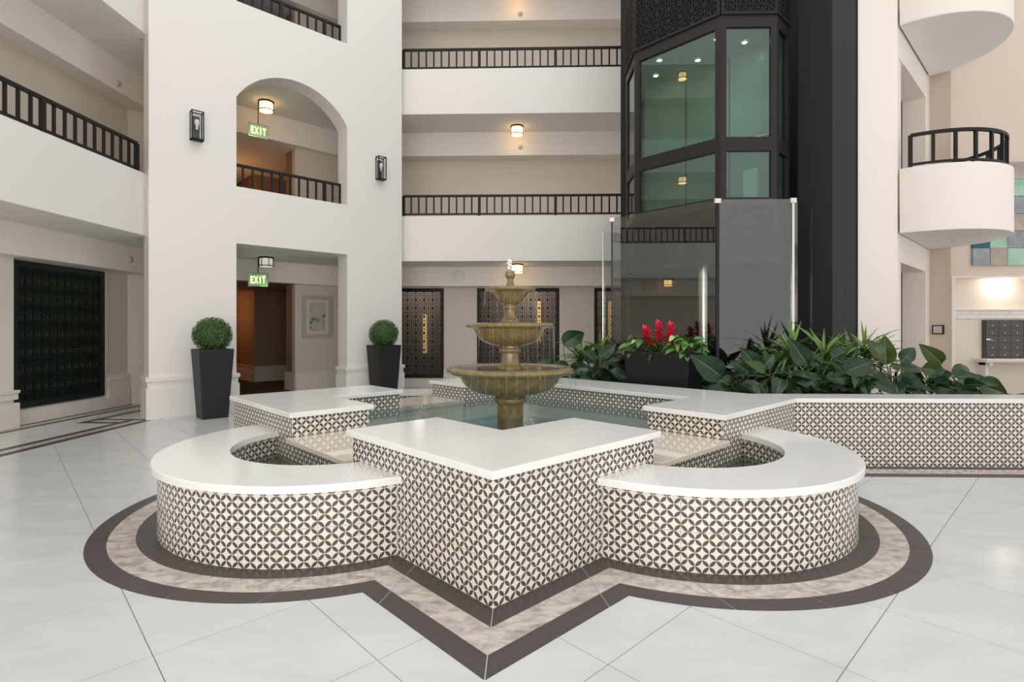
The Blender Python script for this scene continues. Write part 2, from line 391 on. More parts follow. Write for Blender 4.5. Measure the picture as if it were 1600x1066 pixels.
# ------------------------------------------------------------------ corner wall (45 degrees) with arches
OX, OY = -5.05, 7.10
def TC(p): return (OX + (p[0] - p[1]) * R2, OY + (p[0] + p[1]) * R2, p[2])
MA, MBB, ML, TH = 1.09, 2.84, 3.913, .34
MID = (MA + MBB) / 2; HWD = (MBB - MA) / 2; RISE = .51; RAR = (HWD ** 2 + RISE ** 2) / (2 * RISE)
b = MB()
b.box(0, MA, 0, TH, 0, 9.3, TC); b.box(MBB, ML, 0, TH, 0, 9.3, TC)
def arch_z(m, k): return 4.64 + F2 * k - (RAR - RISE) + sqrt(max(0, RAR ** 2 - (m - MID) ** 2))
b.box(MA, MBB, 0, TH, SOF[0], PAR[0], TC)
for k in (0, 1):
    top = PAR[k + 1] if k == 0 else 9.3; n = 28
    for i in range(n):
        m0, m1 = MA + (MBB - MA) * i / n, MA + (MBB - MA) * (i + 1) / n
        z0, z1 = arch_z(m0, k), arch_z(m1, k)
        P = [(m0, 0, z0), (m1, 0, z1), (m1, 0, top), (m0, 0, top)]; Q = [(x, TH, z) for x, y, z in P]
        P = [TC(p) for p in P]; Q = [TC(p) for p in Q]
        b.face(P); b.face(Q[::-1]); b.face([P[1], P[0], Q[0], Q[1]]); b.face([P[3], P[2], Q[2], Q[3]])
wc = struct('wall_corner', b, M_WALL)
b = MB()
for m0, m1 in ((-.0, MA), (MBB, ML)):
    for e, z0, z1 in ((.035, 0, .41), (.02, .41, .50), (.04, .50, .555)):
        b.box(m0 - e, m1 + e, -e, TH + e * .5, z0, z1, TC)
struct('baseboard_corner', b, M_TRIM if False else M_WALL)
# corridor behind the corner wall, one per storey
for k in range(3):
    zf, zs = FLR[k], SOF[k]
    b = MB()
    b.box(-.35, .85, 1.95, 2.10, zf, zs, TC); b.box(2.729, 4.05, 1.95, 2.10, zf, zs, TC)
    obj('corridor_wall', b, M_BEIGE, wc)
    b = MB(); b.box(2.729, 2.85, 2.10, 2.40, zf, zs, TC); b.box(2.85, 5.0, 2.30, 2.40, zf, zs, TC); b.box(2.76, 5.0, 4.38, 4.48, zf, zs, TC); b.box(2.76, 2.86, 4.48, 8, zf, zs, TC); b.box(.75, .85, 2.1, 8, zf, zs, TC); b.box(.75, 2.86, 8, 8.1, zf, zs, TC); b.box(4.9, 5.0, 2.4, 4.4, zf, zs, TC)
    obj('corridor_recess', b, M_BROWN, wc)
    b = MB(); b.box(.3, 3.72, 1.79, 1.96, BULKZ[k], zs - .001, TC); obj('bulkhead', b, M_BULK, wc)
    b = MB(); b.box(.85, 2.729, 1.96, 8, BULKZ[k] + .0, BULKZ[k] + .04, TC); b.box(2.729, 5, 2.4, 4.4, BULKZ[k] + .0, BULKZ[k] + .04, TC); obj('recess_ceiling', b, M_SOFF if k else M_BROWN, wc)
    b = MB(); b.box(-1.6, 5.2, TH, 2.0, zs + .0004, zs + .267, TC); b.box(.7, 5.0, 2.0, 8.1, zs, zs + .267, TC); obj('soffit', b, M_SOFF, wc)
    b = MB(); b.box(.85, 4.9, 2.41, 8, zf + .001, zf + .006, TC); b.box(.85, 2.72, 1.9 if k else .8, 2.41, zf + .001, zf + .006, TC); obj('carpet', b, M_CARPET, wc)
    b = MB()
    for e, z0, z1 in ((.04, 0, .24), (.025, .24, .33), (.04, .33, .36)):
        b.box(2.729 - e, 4.0, 1.95 - e, 1.951, zf + z0, zf + z1, TC); b.box(2.729 - e, 2.73, 1.95 - e, 2.40, zf + z0, zf + z1, TC)
    obj('skirting', b, M_TRIM, wc)
    b = MB()
    for e, z0, z1 in ((.04, 0, .24), (.025, .24, .33), (.04, .33, .36)):
        b.box(2.76 - e, 4.9, 4.38 - e, 4.381, zf + z0, zf + z1, TC); b.box(2.76 - e, 2.761, 4.38 - e, 8, zf + z0, zf + z1, TC)
    obj('skirting', b, M_BEIGE, wc)  # recess skirting: tint of the warm corridor light put into its colour
    if k < 2: point('corridor_lamp', TC((1.9, 3.8, zf + 1.1)) if k else TC((1.9, 5.2, 1.7)), 16 if k else 11, (1, .47, .17), .08)

# ------------------------------------------------------------------ back wall with galleries
YP, YB, YW = 10.03, 10.97, 11.32
XL, XR = -4.0, 4.2
SCR = [(-3.46, -1.73), (-1.034, .696), (1.42, 3.15)]; SZ0, SZ1 = .175, 2.07
b = MB(); xs = [XL] + [x for s in SCR for x in s] + [XR]
for i in range(0, len(xs), 2): b.box(xs[i], xs[i + 1], YW, YW + .15, 0, 2.475)
for s in SCR: b.box(s[0], s[1], YW, YW + .15, 0, SZ0); b.box(s[0], s[1], YW, YW + .15, SZ1, 2.475)
b.box(XL, XR, YW, YW + .15, 2.475, 9)
wb = struct('wall_back', b, M_BEIGE)
for k in range(3):
    b = MB(); b.box(-2.36, XR, YP, YP + .16, SOF[k], PAR[k]); obj('parapet', b, M_WALL, wb)
    b = MB(); b.box(XL, XR, YP + .161, YW, SOF[k], SOF[k] + .267); obj('soffit', b, M_SOFF, wb)
    b = MB(); b.box(-3.72, XR, YB, YW, BULKZ[k], SOF[k] - .001); obj('bulkhead', b, M_BULK, wb)
b = MB()
for x0, x1 in ((-1.73, -1.034), (.696, 1.42)):
    for e, z0, z1 in ((.05, 0, .24), (.03, .24, .33), (.045, .33, .36)): b.box(x0, x1, YW - e, YW, z0, z1)
for s in SCR: b.box(s[0] + .002, s[1] - .002, YW - .06, YW, 0, .15)
struct('baseboard_back', b, M_TRIM)
b = MB(); b.box(XL, XR, 12.6, 12.7, 0, 2.475); b.box(XL, XR, YW + .15, 12.6, -.02, 0.0); b.box(XL, XR, YW + .15, 12.6, 2.4, 2.475); b.box(XL - .1, XL, YW + .15, 12.6, 0, 2.475); b.box(XR, XR + .1, YW + .15, 12.6, 0, 2.475)
b.box(-1.9, -1.85, 11.9, 12.6, 0, 2.4); b.box(1.0, 1.05, 11.9, 12.6, 0, 2.4)
struct('wall_lounge', b, M_ROOMGLOW)
for x, z, p in ((-2.4, 2.1, 9), (0, 2.1, 12), (2.3, 2.1, 10)): point('lounge_lamp', (x, 12.0, z), p * .75, (1, .84, .70), .12)
M_STRIP = mat('strip_glow', (1, .8, .5), .5, emit=((1, .60, .26), .38))  # added glowing strips in place of a narrow lit wall niche
for x, z0, z1 in ((-2.36, .65, 1.55), (.30, .9, 1.85), (1.75, .5, 1.0)):
    b = MB(); b.box(x - .04, x + .04, 12.52, 12.599, z0, z1); obj('glow_strip', b, M_STRIP, bpy.data.objects['wall_lounge'])
for i, (s, lab) in enumerate(zip(SCR, ('black fretwork screen in back wall right beside the corner column', 'black fretwork screen in back wall directly behind the tiered fountain', 'black fretwork screen in back wall half hidden by the lift glass'))):
    screen(lambda p, s=s: (s[0] + p[0], YW + .03 + p[1], SZ0 + p[2]), (s[0] + .865, YW + .03, SZ0), s[1] - s[0], SZ1 - SZ0, lab, .173, .012, .07, M_BLACK)
t = screen(TL, (XW, 7.2, .21), 1.455, 1.855, 'large dark green-black carved screen in the left corridor wall', .1165, .007, .075, M_GREENBLK)
b = MB(); b.box(.02, 1.43, .021, .024, .02, 1.83, TL); obj('backing_panel', b, M_GREENBLK, t)
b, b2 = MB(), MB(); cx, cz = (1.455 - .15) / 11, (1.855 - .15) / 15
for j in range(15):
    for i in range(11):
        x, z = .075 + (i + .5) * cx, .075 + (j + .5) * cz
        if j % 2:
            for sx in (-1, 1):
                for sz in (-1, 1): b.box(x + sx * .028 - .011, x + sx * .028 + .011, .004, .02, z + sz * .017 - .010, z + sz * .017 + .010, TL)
        else:
            for k in range(8):
                a = pi / 4 * k + pi / 8; u, v = x + .036 * cos(a), z + .036 * sin(a); b2.box(u - .005, u + .005, .004, .02, v - .005, v + .005, TL)
obj('hole_light_squares', b, mat('hole_light_gold', (.085, .058, .022), .5), t, kind='stuff'); obj('hole_light_dots', b2, mat('hole_light_dim', (.022, .03, .026), .5), t, kind='stuff')  # squares and dots stand in for holes, light behind put into their colour

# ------------------------------------------------------------------ railings
def railing(pts, z0, z1, label, spacing=.142, every=10, first=0, endposts=True, curved=False, name='gallery_railing', wd=.027):
    t = thing(name, (pts[0][0], pts[0][1], z0), label, 'railing')
    L = [0]
    for p, q in zip(pts[:-1], pts[1:]): L.append(L[-1] + math.hypot(q[0] - p[0], q[1] - p[1]))
    def P(s):
        for i in range(len(pts) - 1):
            if s <= L[i + 1] + 1e-9:
                f = (s - L[i]) / (L[i + 1] - L[i]); return (pts[i][0] + f * (pts[i + 1][0] - pts[i][0]), pts[i][1] + f * (pts[i + 1][1] - pts[i][1])), (pts[i + 1][0] - pts[i][0], pts[i + 1][1] - pts[i][1])
    for nm, z, h in (('top_rail', z1 - .02, .04), ('bottom_rail', z0 + .045, .028)):
        b = MB()
        for p, q in zip(pts[:-1], pts[1:]): b.bar((*p, z), (*q, z), .04 if nm == 'top_rail' else .028, h)
        obj(nm, b, M_BLACK, t)
    n = round(L[-1] / spacing)
    for i in range(n + 1):
        p, d = P(L[-1] * i / n); post = (i - first) % every == 0 or i in (0, n)
        b = MB(); wz = .05 if post else wd; h = math.hypot(*d); dx, dy = d[0] / h * wz / 2, d[1] / h * wz / 2
        c = wz / 2 if not post else .022; nx, ny = -d[1] / h * c, d[0] / h * c
        b.prism([(p[0] - dx - nx, p[1] - dy - ny), (p[0] + dx - nx, p[1] + dy - ny), (p[0] + dx + nx, p[1] + dy + ny), (p[0] - dx + nx, p[1] - dy + ny)], z0 if post else z0 + .045, z1 - .02)
        obj('post' if post else 'baluster', b, M_BLACK, t)
    return t
RH_ = .405
xa = -2.30
for k, fl_ in ((0, 'second'), (1, 'third')):
    railing([(xa, YP + .06), (2.4, YP + .06)], PAR[k] + .001, PAR[k] + RH_, f'long straight black railing on {fl_}-floor parapet of back wall', first=0 if False else 10)
    p, q = TC((MA + .02, .20, 0)), TC((MBB - .02, .26, 0))
    railing([TC((MA + .02, .25, 0))[:2], TC((MBB - .0, .25, 0))[:2]], PAR[k] + .001, PAR[k] + RH_, f'short black railing inside the {fl_}-floor arched opening of corner column', spacing=.148, every=5, first=0)
railing([(XP - .06, 7.12), (XP - .06, .2)], PAR[0] + .001, PAR[0] + RH_, 'black railing along the second-floor parapet of left wall', first=0)

# ------------------------------------------------------------------ right wall, pier and round balconies
QX, QY, KX, KY = 4.908, 7.274, 6.51, 8.87
ZR = 9.3
b = MB()
# chamfer wall behind the lift, pier
b.prism([(2.0, 9.87), (4.33, 7.54), (4.57, 7.78), (2.24, 10.11)], 0, ZR)
b.prism([(4.33, 7.274), (QX, QY), (QX + .25, QY + .3), (4.6, 7.9), (4.33, 7.56)], 0, ZR)
wr = struct('wall_right', b, M_CREAM)
def TQ(p): return (QX + (p[0] - p[1]) * R2, QY + (p[0] + p[1]) * R2, p[2])      # along Q->C, depth to the north-west
LQ = math.hypot(KX - QX, KY - QY); t0, t1 = .09, 1.33 / R2
b = MB(); b.box(0, t0, 0, .3, 0, ZR, TQ); b.box(t1, LQ, 0, .3, 0, ZR, TQ)
for k in range(3):
    z0 = (2.105, 4.835, 7.56)[k]; z1 = FLR[k + 1] if k < 2 else ZR
    b.box(t0, t1, 0, .3, z0, z1, TQ)
obj('opening_wall', b, M_CREAM, wr)
b = MB(); b.box(-.2, LQ + .6, 1.3, 1.4, 0, ZR, TQ); b.box(t1 + .25, t1 + .35, .3, 1.3, 0, ZR, TQ); obj('corridor_wall', b, mat('mauve_paint', (.56, .50, .48), .75), wr)
b = MB()
for k in range(2): b.box(-.2, LQ, .3, 1.3, SOF[k], SOF[k] + .267, TQ); b.box(-.2, LQ, .3, 1.3, (2.3, 5.1)[k], SOF[k], TQ)
obj('soffit', b, M_SOFF, wr)
# far lobby wall with the mailbox niche
MX, MY = 6.62, 8.60
nl, nr, nt_ = on_y(1491, 437, MY), on_y(1700, 430, MY), on_y(1560, 434.5, MY)
b = MB()
b.prism([(KX - .02, KY), (MX, MY), (MX + .3, MY + .3), (KX + .3, KY + .4)], 0, ZR)
b.box(MX, nl.x, MY, MY + .15, 0, ZR); b.box(nl.x, 12, MY, MY + .15, nt_.z, ZR)
obj('lobby_wall', b, mat('peach_paint', (.66, .555, .465), .75), wr)
b = MB(); b.box(nl.x, 12, MY + .15, MY + .25, 0, nt_.z + .1); obj('niche_wall', b, mat('niche_paint', (.72, .63, .54), .7), wr)
b = MB(); b.box(MX + .002, nl.x, MY - .02, MY, 0, nt_.z + .03); b.box(nl.x, 12, MY - .02, MY, nt_.z, nt_.z + .03)
struct('trim_3', b, M_TRIM)
# semicircular balconies
BX, BY, BR = 5.66, 7.99, 1.04
def half(r, n=90): return [(BX + r * cos(a), BY + r * sin(a)) for a in [radians(-135 + 180 * i / n) for i in range(n + 1)]]
def balcony(k, label):
    t = thing('round_balcony', (BX, BY, SOF[k]), label, 'balcony')
    o_, i_ = half(BR), half(BR - .13); b = MB()
    for j in range(len(o_) - 1): b.prism([o_[j], o_[j + 1], i_[j + 1], i_[j]], SOF[k], PAR[k])
    obj('parapet', b, M_CREAM, t)
    b = MB(); b.prism(half(BR - .004), SOF[k] - .006, SOF[k]); b.prism(half(BR - .131), SOF[k], SOF[k] + .267); obj('balcony_floor', b, M_SOFF, t)
    return t
balcony(0, 'lower cream half-round balcony with black railing, on the right'); balcony(1, 'upper cream half-round balcony above the railed one, at top right')
rl = railing(half(BR - .065, 30)[1:-1], PAR[0] + .001, PAR[0] + .45, 'curved black railing on the lower half-round balcony', spacing=.245, every=99, name='curved_railing', wd=.034)
b = MB(); b.bar((BX + .25, BY - .75, PAR[0] + .03), (BX + .93, BY - .1, PAR[0] + .33), .02, .035); obj('brace', b, M_BLACK, rl)
# mailbox bank
m0, m1 = on_y(1538, 500, MY + .1), on_y(1538, 560, MY + .1)
t = thing('mailbox_bank', (m0.x, MY + .1, m1.z), 'dark bronze bank of small mailbox doors in the lit niche', 'mailboxes')
cw, ch, nc, nr_ = .193, (m0.z - m1.z - .03) / 5, 7, 5
b = MB(); b.box(m0.x, m0.x + nc * cw + .03, MY + .1, MY + .149, m1.z, m0.z); obj('mailbox_case', b, M_MAIL, t)
lockme = None
for i in range(nc):
    for j in range(nr_):
        x, z = m0.x + .015 + i * cw, m1.z + .015 + j * ch
        b = MB(); b.box(x + .0025, x + cw - .0025, MY + .088, MY + .1, z + .0025, z + ch - .0025); d = obj('mailbox_door', b, M_MAIL, t)
        b = MB(); b.box(x + cw * .46, x + cw * .55, MY + .084, MY + .088, z + ch * .3, z + ch * .38); obj('lock', b, M_BULB, d)
b = MB(); p = on_y(1544, 530.5, MY + .087); b.box(p.x - .03, p.x + .035, MY + .082, MY + .0875, p.z - .012, p.z + .012); obj('name_card', b, M_WHITEPL, t, label='white name card')
s0 = on_y(1533, 562, MY)
t = thing('mailbox_shelf', (s0.x + .7, MY, s0.z - .03), 'cream ledge shelf under the dark mailboxes', 'shelf')
b = MB(); b.box(s0.x, s0.x + 1.6, MY - .1, MY + .149, s0.z - .02, s0.z + .012); b.box(s0.x + .02, s0.x + 1.58, MY - .07, MY + .149, s0.z - .045, s0.z - .02); obj('shelf_board', b, M_TRIM, t)
for dx in (.09, 1.3):
    b = MB(); b.box(s0.x + dx, s0.x + dx + .05, MY + .03, MY + .149, s0.z - .25, s0.z - .045); b.box(s0.x + dx, s0.x + dx + .05, MY - .05, MY + .149, s0.z - .09, s0.z - .045); obj('bracket', b, M_TRIM, t)
z0, z1 = on_y(1500, 498, MY + .15).z, on_y(1500, 485, MY + .15).z
t = thing('tile_border', (nl.x + .5, MY + .15, z0), 'cream glazed tile border running above the dark mailboxes', 'tiles')
xx = nl.x + .005
b = MB(); b.box(xx, xx + 2.2, MY + .10, MY + .149, z1, z1 + .018); obj('cap_moulding', b, M_TRIM, t)
for i in range(14):
    for j in range(2):
        b = MB(); e = random.uniform(0, .004); b.box(xx + i * .152 + j * .04, xx + i * .152 + .148 + j * .04, MY + .133 - e, MY + .149, z0 + j * (z1 - z0) / 2 + .002, z0 + (j + 1) * (z1 - z0) / 2 - .002); obj('tile', b, M_TRIM, t)
p = on_y(1566, 438, MY + .06)
t = thing('niche_light', (p.x, MY + .07, p.z), 'small glowing puck light under the top of mailbox niche', 'light')
b = MB(); b.lathe([(.001, p.z + .022), (.045, p.z + .022), (.045, p.z + .002), (.04, p.z)], 20, (p.x, MY + .085)); obj('housing', b, M_WHITEPL, t)
b = MB(); b.lathe([(.04, p.z), (.001, p.z - .002)], 20, (p.x, MY + .085)); obj('lens', b, M_SPOT, t)
point('niche_bulb', (p.x, MY + .04, p.z - .05), 5, (1, .9, .75), .03)
point('niche_bulb', (p.x + 1.2, MY - .1, p.z - .3), 4, (1, .9, .75), .05)
# thermostat on the return wall
def wall_dir(): 
    d = Vector((MX - (KX - .02), MY - KY, 0)).normalized(); return d
dW = wall_dir(); c0 = Vector((KX - .02, KY, 0)) + dW * .13; nW = Vector((dW.y, -dW.x, 0))
if nW.x > 0: nW = -nW
t = thing('wall_panel', (c0.x, c0.y, 1.12), 'small black framed intercom panel on beige wall left of niche', 'panel')
def TW(p): v = c0 + dW * p[0] + nW * p[1]; return (v.x, v.y, p[2])
b = MB(); b.box(-.08, .08, 0, .022, 1.125, 1.27, TW); obj('panel_frame', b, M_BLACK, t)
b = MB(); b.box(-.062, .062, .02, .026, 1.142, 1.253, TW); obj('screen_face', b, M_GREYPL, t)
# mosaic artwork on the lobby wall
a0, a1 = on_y(1519.5, 415, MY - .03), on_y(1546.5, 388, MY - .03)
cs = a1.x - a0.x; ch = a1.z - a0.z
t = thing('mosaic_artwork', (a0.x, MY, a0.z), 'green, grey and beige square glass wall artwork behind the round balcony', 'artwork')
rows = [(0, 1, 2, 2, 0), (3, 2, 0, 0, 1), (1, 0, 1, 1, 2), (2, 1, 0, 0, 2), (0, 2, 2, 2, 1), (2, 0, 1, 1, 0)]
for j, r in enumerate(rows):
    for i, c in enumerate(r):
        b = MB(); e = random.uniform(0, .012); b.box(a0.x + i * cs + .003, a0.x + (i + 1) * cs - .003, MY - .035 - e, MY - .001, a0.z + j * ch + .003, a0.z + (j + 1) * ch - .003); obj('glass_square', b, ART[c], t)

# ------------------------------------------------------------------ lift
def N(n, t): return (CX + R2 * (n + t), CY + R2 * (n - t))
def TN(p): return (*N(p[1], p[0]), p[2])         # local: x along the facade, y away from the fountain
b = MB()
b.box(-1.49, -1.115, 3.795, 4.2, 0, 9.3, TN); b.box(1.115, 1.49, 3.795, 4.2, 0, 9.3, TN)
b.box(-1.49, 1.49, 4.75, 4.85, 0, 9.3, TN); b.box(-1.49, -1.40, 4.2, 4.85, 0, 9.3, TN); b.box(1.40, 1.49, 4.2, 4.85, 0, 9.3, TN)
b.box(1.06, 1.085, 3.9, 4.1, 0, 9.3, TN)
struct('wall_shaft', b, M_SHAFT)
P1, P2, P3, P4, P5, P6 = (2.838, .589), (2.838, -.589), (3.299, 1.05), (3.299, -1.05), (3.70, 1.05), (3.70, -1.05)
CHAIN = [P6, P4, P2, P1, P3, P5]
cab = thing('lift_cab', (*N(3.3, 0), 1.98), 'bronze framed green glass panoramic lift cab hanging above the planter', 'lift')
def off(pt, e):                                   # scale outwards from the cab centre
    return (3.4 + (pt[0] - 3.4) * (1 + e), pt[1] * (1 + e))
for i in range(5):
    A, B = CHAIN[i], CHAIN[i + 1]; a, b2 = Vector((*N(*A), 0)), Vector((*N(*B), 0)); L = (b2 - a).length; dx = (b2 - a) / L; nn = Vector((dx.y, -dx.x, 0))
    def TF(p, a=a, dx=dx, nn=nn): v = a + dx * p[0] - nn * p[1]; return (v.x, v.y, p[2])   # y > 0 is inwards
    for nm, z0, z1, out in (('bottom_rail', 2.66, 2.75, 0), ('middle_rail', 3.295, 3.46, 0), ('top_rail', 4.75, 4.89, 0)):
        b = MB(); b.box(.068 if nm == 'middle_rail' else 0, L - (.068 if nm == 'middle_rail' else 0), out, .06, z0, z1, TF); obj(nm, b, M_FRAME, cab)
    sw = .068
    for x0 in (0, L - sw):
        b = MB(); b.box(x0, x0 + sw, 0, .06, 2.75, 4.75, TF); obj('stile', b, M_FRAME, cab)
    b = MB(); b.box(sw, L - sw, .02, .03, 2.75, 3.295, TF); obj('pane', b, M_CABG, cab)
    b = MB(); b.box(sw, L - sw, .02, .03, 3.46, 4.75, TF); obj('pane', b, M_CABG, cab)
    for z0, z1, nm in ((1.98, 2.66, 'lower_frieze'), (4.89, 5.75, 'upper_frieze')):
        b = MB(); b.box(-.0, L, -.005, .04, z0, z1, TF); fr = obj(nm, b, M_FRET, cab)
        sc = 1.0
        b = fret(L - .06, z1 - z0 - .06, .165 if i != 0 else .165, .012, .014, lambda p, TF=TF, z0=z0: TF((p[0] + .03, -.02 + p[1], p[2] + z0 + .03))); 
        for q in ((0, L, -.022, -.004, z0, z0 + .03), (0, L, -.022, -.004, z1 - .03, z1), (0, .03, -.022, -.004, z0 + .03, z1 - .03), (L - .03, L, -.022, -.004, z0 + .03, z1 - .03)): b.box(*q, TF)
        obj('fretwork', b, M_FRET, fr)
poly = [N(*off(p, -.045)) for p in CHAIN]
# keep polygon counter-clockwise
def ccw(P):
    a = sum(P[i][0] * P[(i + 1) % len(P)][1] - P[(i + 1) % len(P)][0] * P[i][1] for i in range(len(P))); return P if a > 0 else P[::-1]
b = MB(); b.prism(ccw(poly), 2.0, 2.72); obj('cab_floor', b, M_FRAME, cab)
b = MB(); b.prism(ccw(poly), 4.78, 4.85); obj('cab_ceiling', b, M_CABCEIL, cab)
b = MB(); b.box(-1.03, 1.03, 3.68, 3.74, 2.72, 4.78, TN); obj('back_panel', b, M_CABWALL, cab)
for x in (-.31, .31):
    b = MB(); b.box(x - .008, x + .008, 3.672, 3.68, 2.72, 4.78, TN); obj('door_joint', b, M_FRAME, cab)
b = MB(); b.tube([TN((-.95, 3.62, 3.62)), TN((.95, 3.62, 3.62))], .02, 8); obj('handrail', b, M_CHROME, cab, True)
b = MB(); b.box(.50, .68, 3.66, 3.68, 2.80, 3.25, TN); obj('control_panel', b, M_WHITEPL, cab)
for x, y in ((-.35, 3.05), (-.62, 3.4), (.0, 3.42), (.42, 3.1), (.62, 3.42)):
    c = N(y, x); b = MB(); b.lathe([(.05, 4.779), (.05, 4.772), (.03, 4.768)], 16, c); d = obj('downlight', b, M_WHITEPL, cab)
    b = MB(); b.lathe([(.03, 4.768), (.0005, 4.766)], 16, c); obj('lens', b, M_SPOT, d)
point('cab_lamp', (*N(3.25, 0.3), 4.1), 2, (.92, 1, .95), .3)
# hydraulic piston below the cab
b = MB(); c = N(3.2, .19); b.lathe([(.065, .3), (.065, 2.0)], 24, c); pass
tag(obj('lift_piston', b, M_CHROME, None, True), 'shiny vertical steel piston standing under the lift cab', 'piston')
# glass screen around the pit
G1, G2, G3, G4 = (2.496, .714), (2.496, -.714), (3.082, 1.30), (3.082, -1.30)
G5, G6 = (3.72, 1.30), (3.72, -1.30)
gs = thing('glass_enclosure', (*N(2.7, 0), .5), 'tall frameless clear glass enclosure with metal clips around the lift pit', 'glass')
GC = [G6, G4, G2, G1, G3, G5]; GZ = 2.649
for i in range(5):
    a, b2 = Vector((*N(*GC[i]), 0)), Vector((*N(*GC[i + 1]), 0)); L = (b2 - a).length; dx = (b2 - a) / L; nn = Vector((dx.y, -dx.x, 0))
    def TF(p, a=a, dx=dx, nn=nn): v = a + dx * p[0] - nn * p[1]; return (v.x, v.y, p[2])
    b = MB(); b.box(.006, L - .006, 0, .012, .56, GZ, TF); obj('glass_pane', b, M_CLEARG, gs)
    for z0, z1 in ((.56, .615), (.69, .73)):
        b = MB(); b.box(0, L, -.015, .05, z0, z1, TF); obj('base_rail', b, M_FRAME, gs)
for pt, mt, r in ((G1, M_BLACK, .016), (G2, M_FRAME, .008), (G3, M_CHROME, .012), (G4, M_CHROME, .006)):
    x, y = N(*pt); b = MB(); b.box(x - r, x + r, y - r, y + r, .6, GZ - .02); obj('edge_joint', b, mt, gs)
for pt in (G1, G2, G3):
    x, y = N(*pt)
    b = MB(); b.box(x - .032, x + .032, y - .022, y + .022, GZ - .045, GZ + .006); obj('clip', b, M_CLIP, gs)

# ------------------------------------------------------------------ star pool
pool = thing('star_pool', (CX, CY, 0), 'star-and-lobe pool with white coping and black-and-cream petal tiles around the fountain', 'pool')
def rot(p, k):                                   # turn by quarter turns about the pool centre: k = 0 south, 1 east, 2 north, 3 west
    x, y = p
    for _ in range(k % 4): x, y = -y, x
    return (x, y)
def cw(p): return (CX + p[0], CY + p[1])
E1, E2 = (-R2, R2), (R2, R2)
def chev(dq, la1, la2, wd):                       # arms la1 along E1, la2 along E2
    s = (0, -dq); f = lambda a, c: (s[0] + a * E1[0] + c * E2[0], s[1] + a * E1[1] + c * E2[1])
    return [f(0, 0), f(0, la2), f(wd, la2), f(wd, wd), f(la1, wd), f(la1, 0)]
LA = {0: (1.33, 1.33), 3: (1.40, 1.40), 1: (1.42, 1.42)}     # south, west, east (arms in local order)
for k in (0, 3):
    la1, la2 = LA[k]
    b = MB(); b.prism([cw(rot(p, k)) for p in chev(DO, la1, la2, WD)], ZT, ZC); obj('coping', b, M_COPING, pool, bevel=.004)
    b = MB(); b.prism([cw(rot(p, k)) for p in chev(DT - .012, la1 - .075, la2 - .075, WD - .08)], 0, ZT); obj('wall_core', b, M_GROUT, pool)
# east, north-east side and north in one run
def lin(p, d, s): return (p[0] + d[0] * s, p[1] + d[1] * s)
def east_poly(do, wd, la):
    Ee, Nn = (do, 0), (0, do); di = do - wd / R2
    return [lin(Ee, (-R2, -R2), la), Ee, Nn, lin(Nn, (-R2, -R2), la), lin(lin(Nn, (-R2, -R2), la), (R2, -R2), wd), (0, di), (di, 0), lin(lin(Ee, (-R2, -R2), la), (-R2, R2), wd)]
b = MB(); b.prism([cw(p) for p in east_poly(DO, WD, 1.42)], ZT, ZC); obj('coping', b, M_COPING, pool, bevel=.004)
b = MB(); b.prism([cw(p) for p in east_poly(DT - .012, WD - .08, 1.345)], 0, ZT); obj('wall_core', b, M_GROUT, pool)
TS = .2
stuff_t = MB(); ntile = 0
def tiles(path, L, z0, z1, parent, nseg=1, u0=0, mb=None, m=M_PETAL):
    """path(s) -> (x, y, nx, ny); individual tiles, or all into mb"""
    global ntile
    nu = int(math.ceil((L - 1e-6) / TS)); nv = int(math.ceil((z1 - 1e-6) / TS)); g = .0011; D = .007
    for i in range(nu):
        s0, s1 = i * TS + g, min((i + 1) * TS, L) - g
        if s1 - s0 < .004: continue
        for j in range(nv):
            a0, a1 = max(j * TS + g, z0), min((j + 1) * TS - g, z1)
            if a1 - a0 < .004: continue
            t = mb or MB(); ss = [s0 + (s1 - s0) * k / nseg for k in range(nseg + 1)]; pp = [path(s) for s in ss]
            for k in range(nseg):
                (xa_, ya_, na, ma), (xb_, yb_, nb, mb_) = pp[k], pp[k + 1]
                A0, A1, B0, B1 = (xa_, ya_, a0), (xa_, ya_, a1), (xb_, yb_, a0), (xb_, yb_, a1)
                t.face([A0, B0, B1, A1], [(ss[k] + u0, a0), (ss[k + 1] + u0, a0), (ss[k + 1] + u0, a1), (ss[k] + u0, a1)])
                for (q0, q1) in ((A1, B1), (B0, A0)):
                    n0, n1 = (na, ma) if q0[:2] == (xa_, ya_) else (nb, mb_), (nb, mb_) if q1[:2] == (xb_, yb_) else (na, ma)
                    t.face([q0, q1, (q1[0] - n1[0] * D, q1[1] - n1[1] * D, q1[2]), (q0[0] - n0[0] * D, q0[1] - n0[1] * D, q0[2])], [(.0, .0)] * 4)
            for (x, y, nx, ny), rev in ((pp[0], 0), (pp[-1], 1)):
                f = [(x, y, a0), (x, y, a1), (x - nx * D, y - ny * D, a1), (x - nx * D, y - ny * D, a0)]; t.face(f[::-1] if rev else f, [(0, 0)] * 4)
            if mb is None: obj('tile', t, m, parent); ntile += 1
def straight(p, q):
    L = math.hypot(q[0] - p[0], q[1] - p[1]); dx, dy = (q[0] - p[0]) / L, (q[1] - p[1]) / L; nx, ny = dy, -dx     # outward = right of travel
    return (lambda s: (p[0] + dx * s, p[1] + dy * s, nx, ny)), L
WT = WD - 2 * OV
def face(p, q, z0, z1, parent=pool, mb=None, rev=False):
    """tiles on the vertical face from p to q (pool coordinates, outside on the right hand), grid starting at p or at q"""
    p, q = cw(p), cw(q); f, L = straight(p, q)
    if rev:
        tiles(lambda s: f(L - s), L, z0, z1, parent, mb=mb)
    else: tiles(f, L, z0, z1, parent, mb=mb)
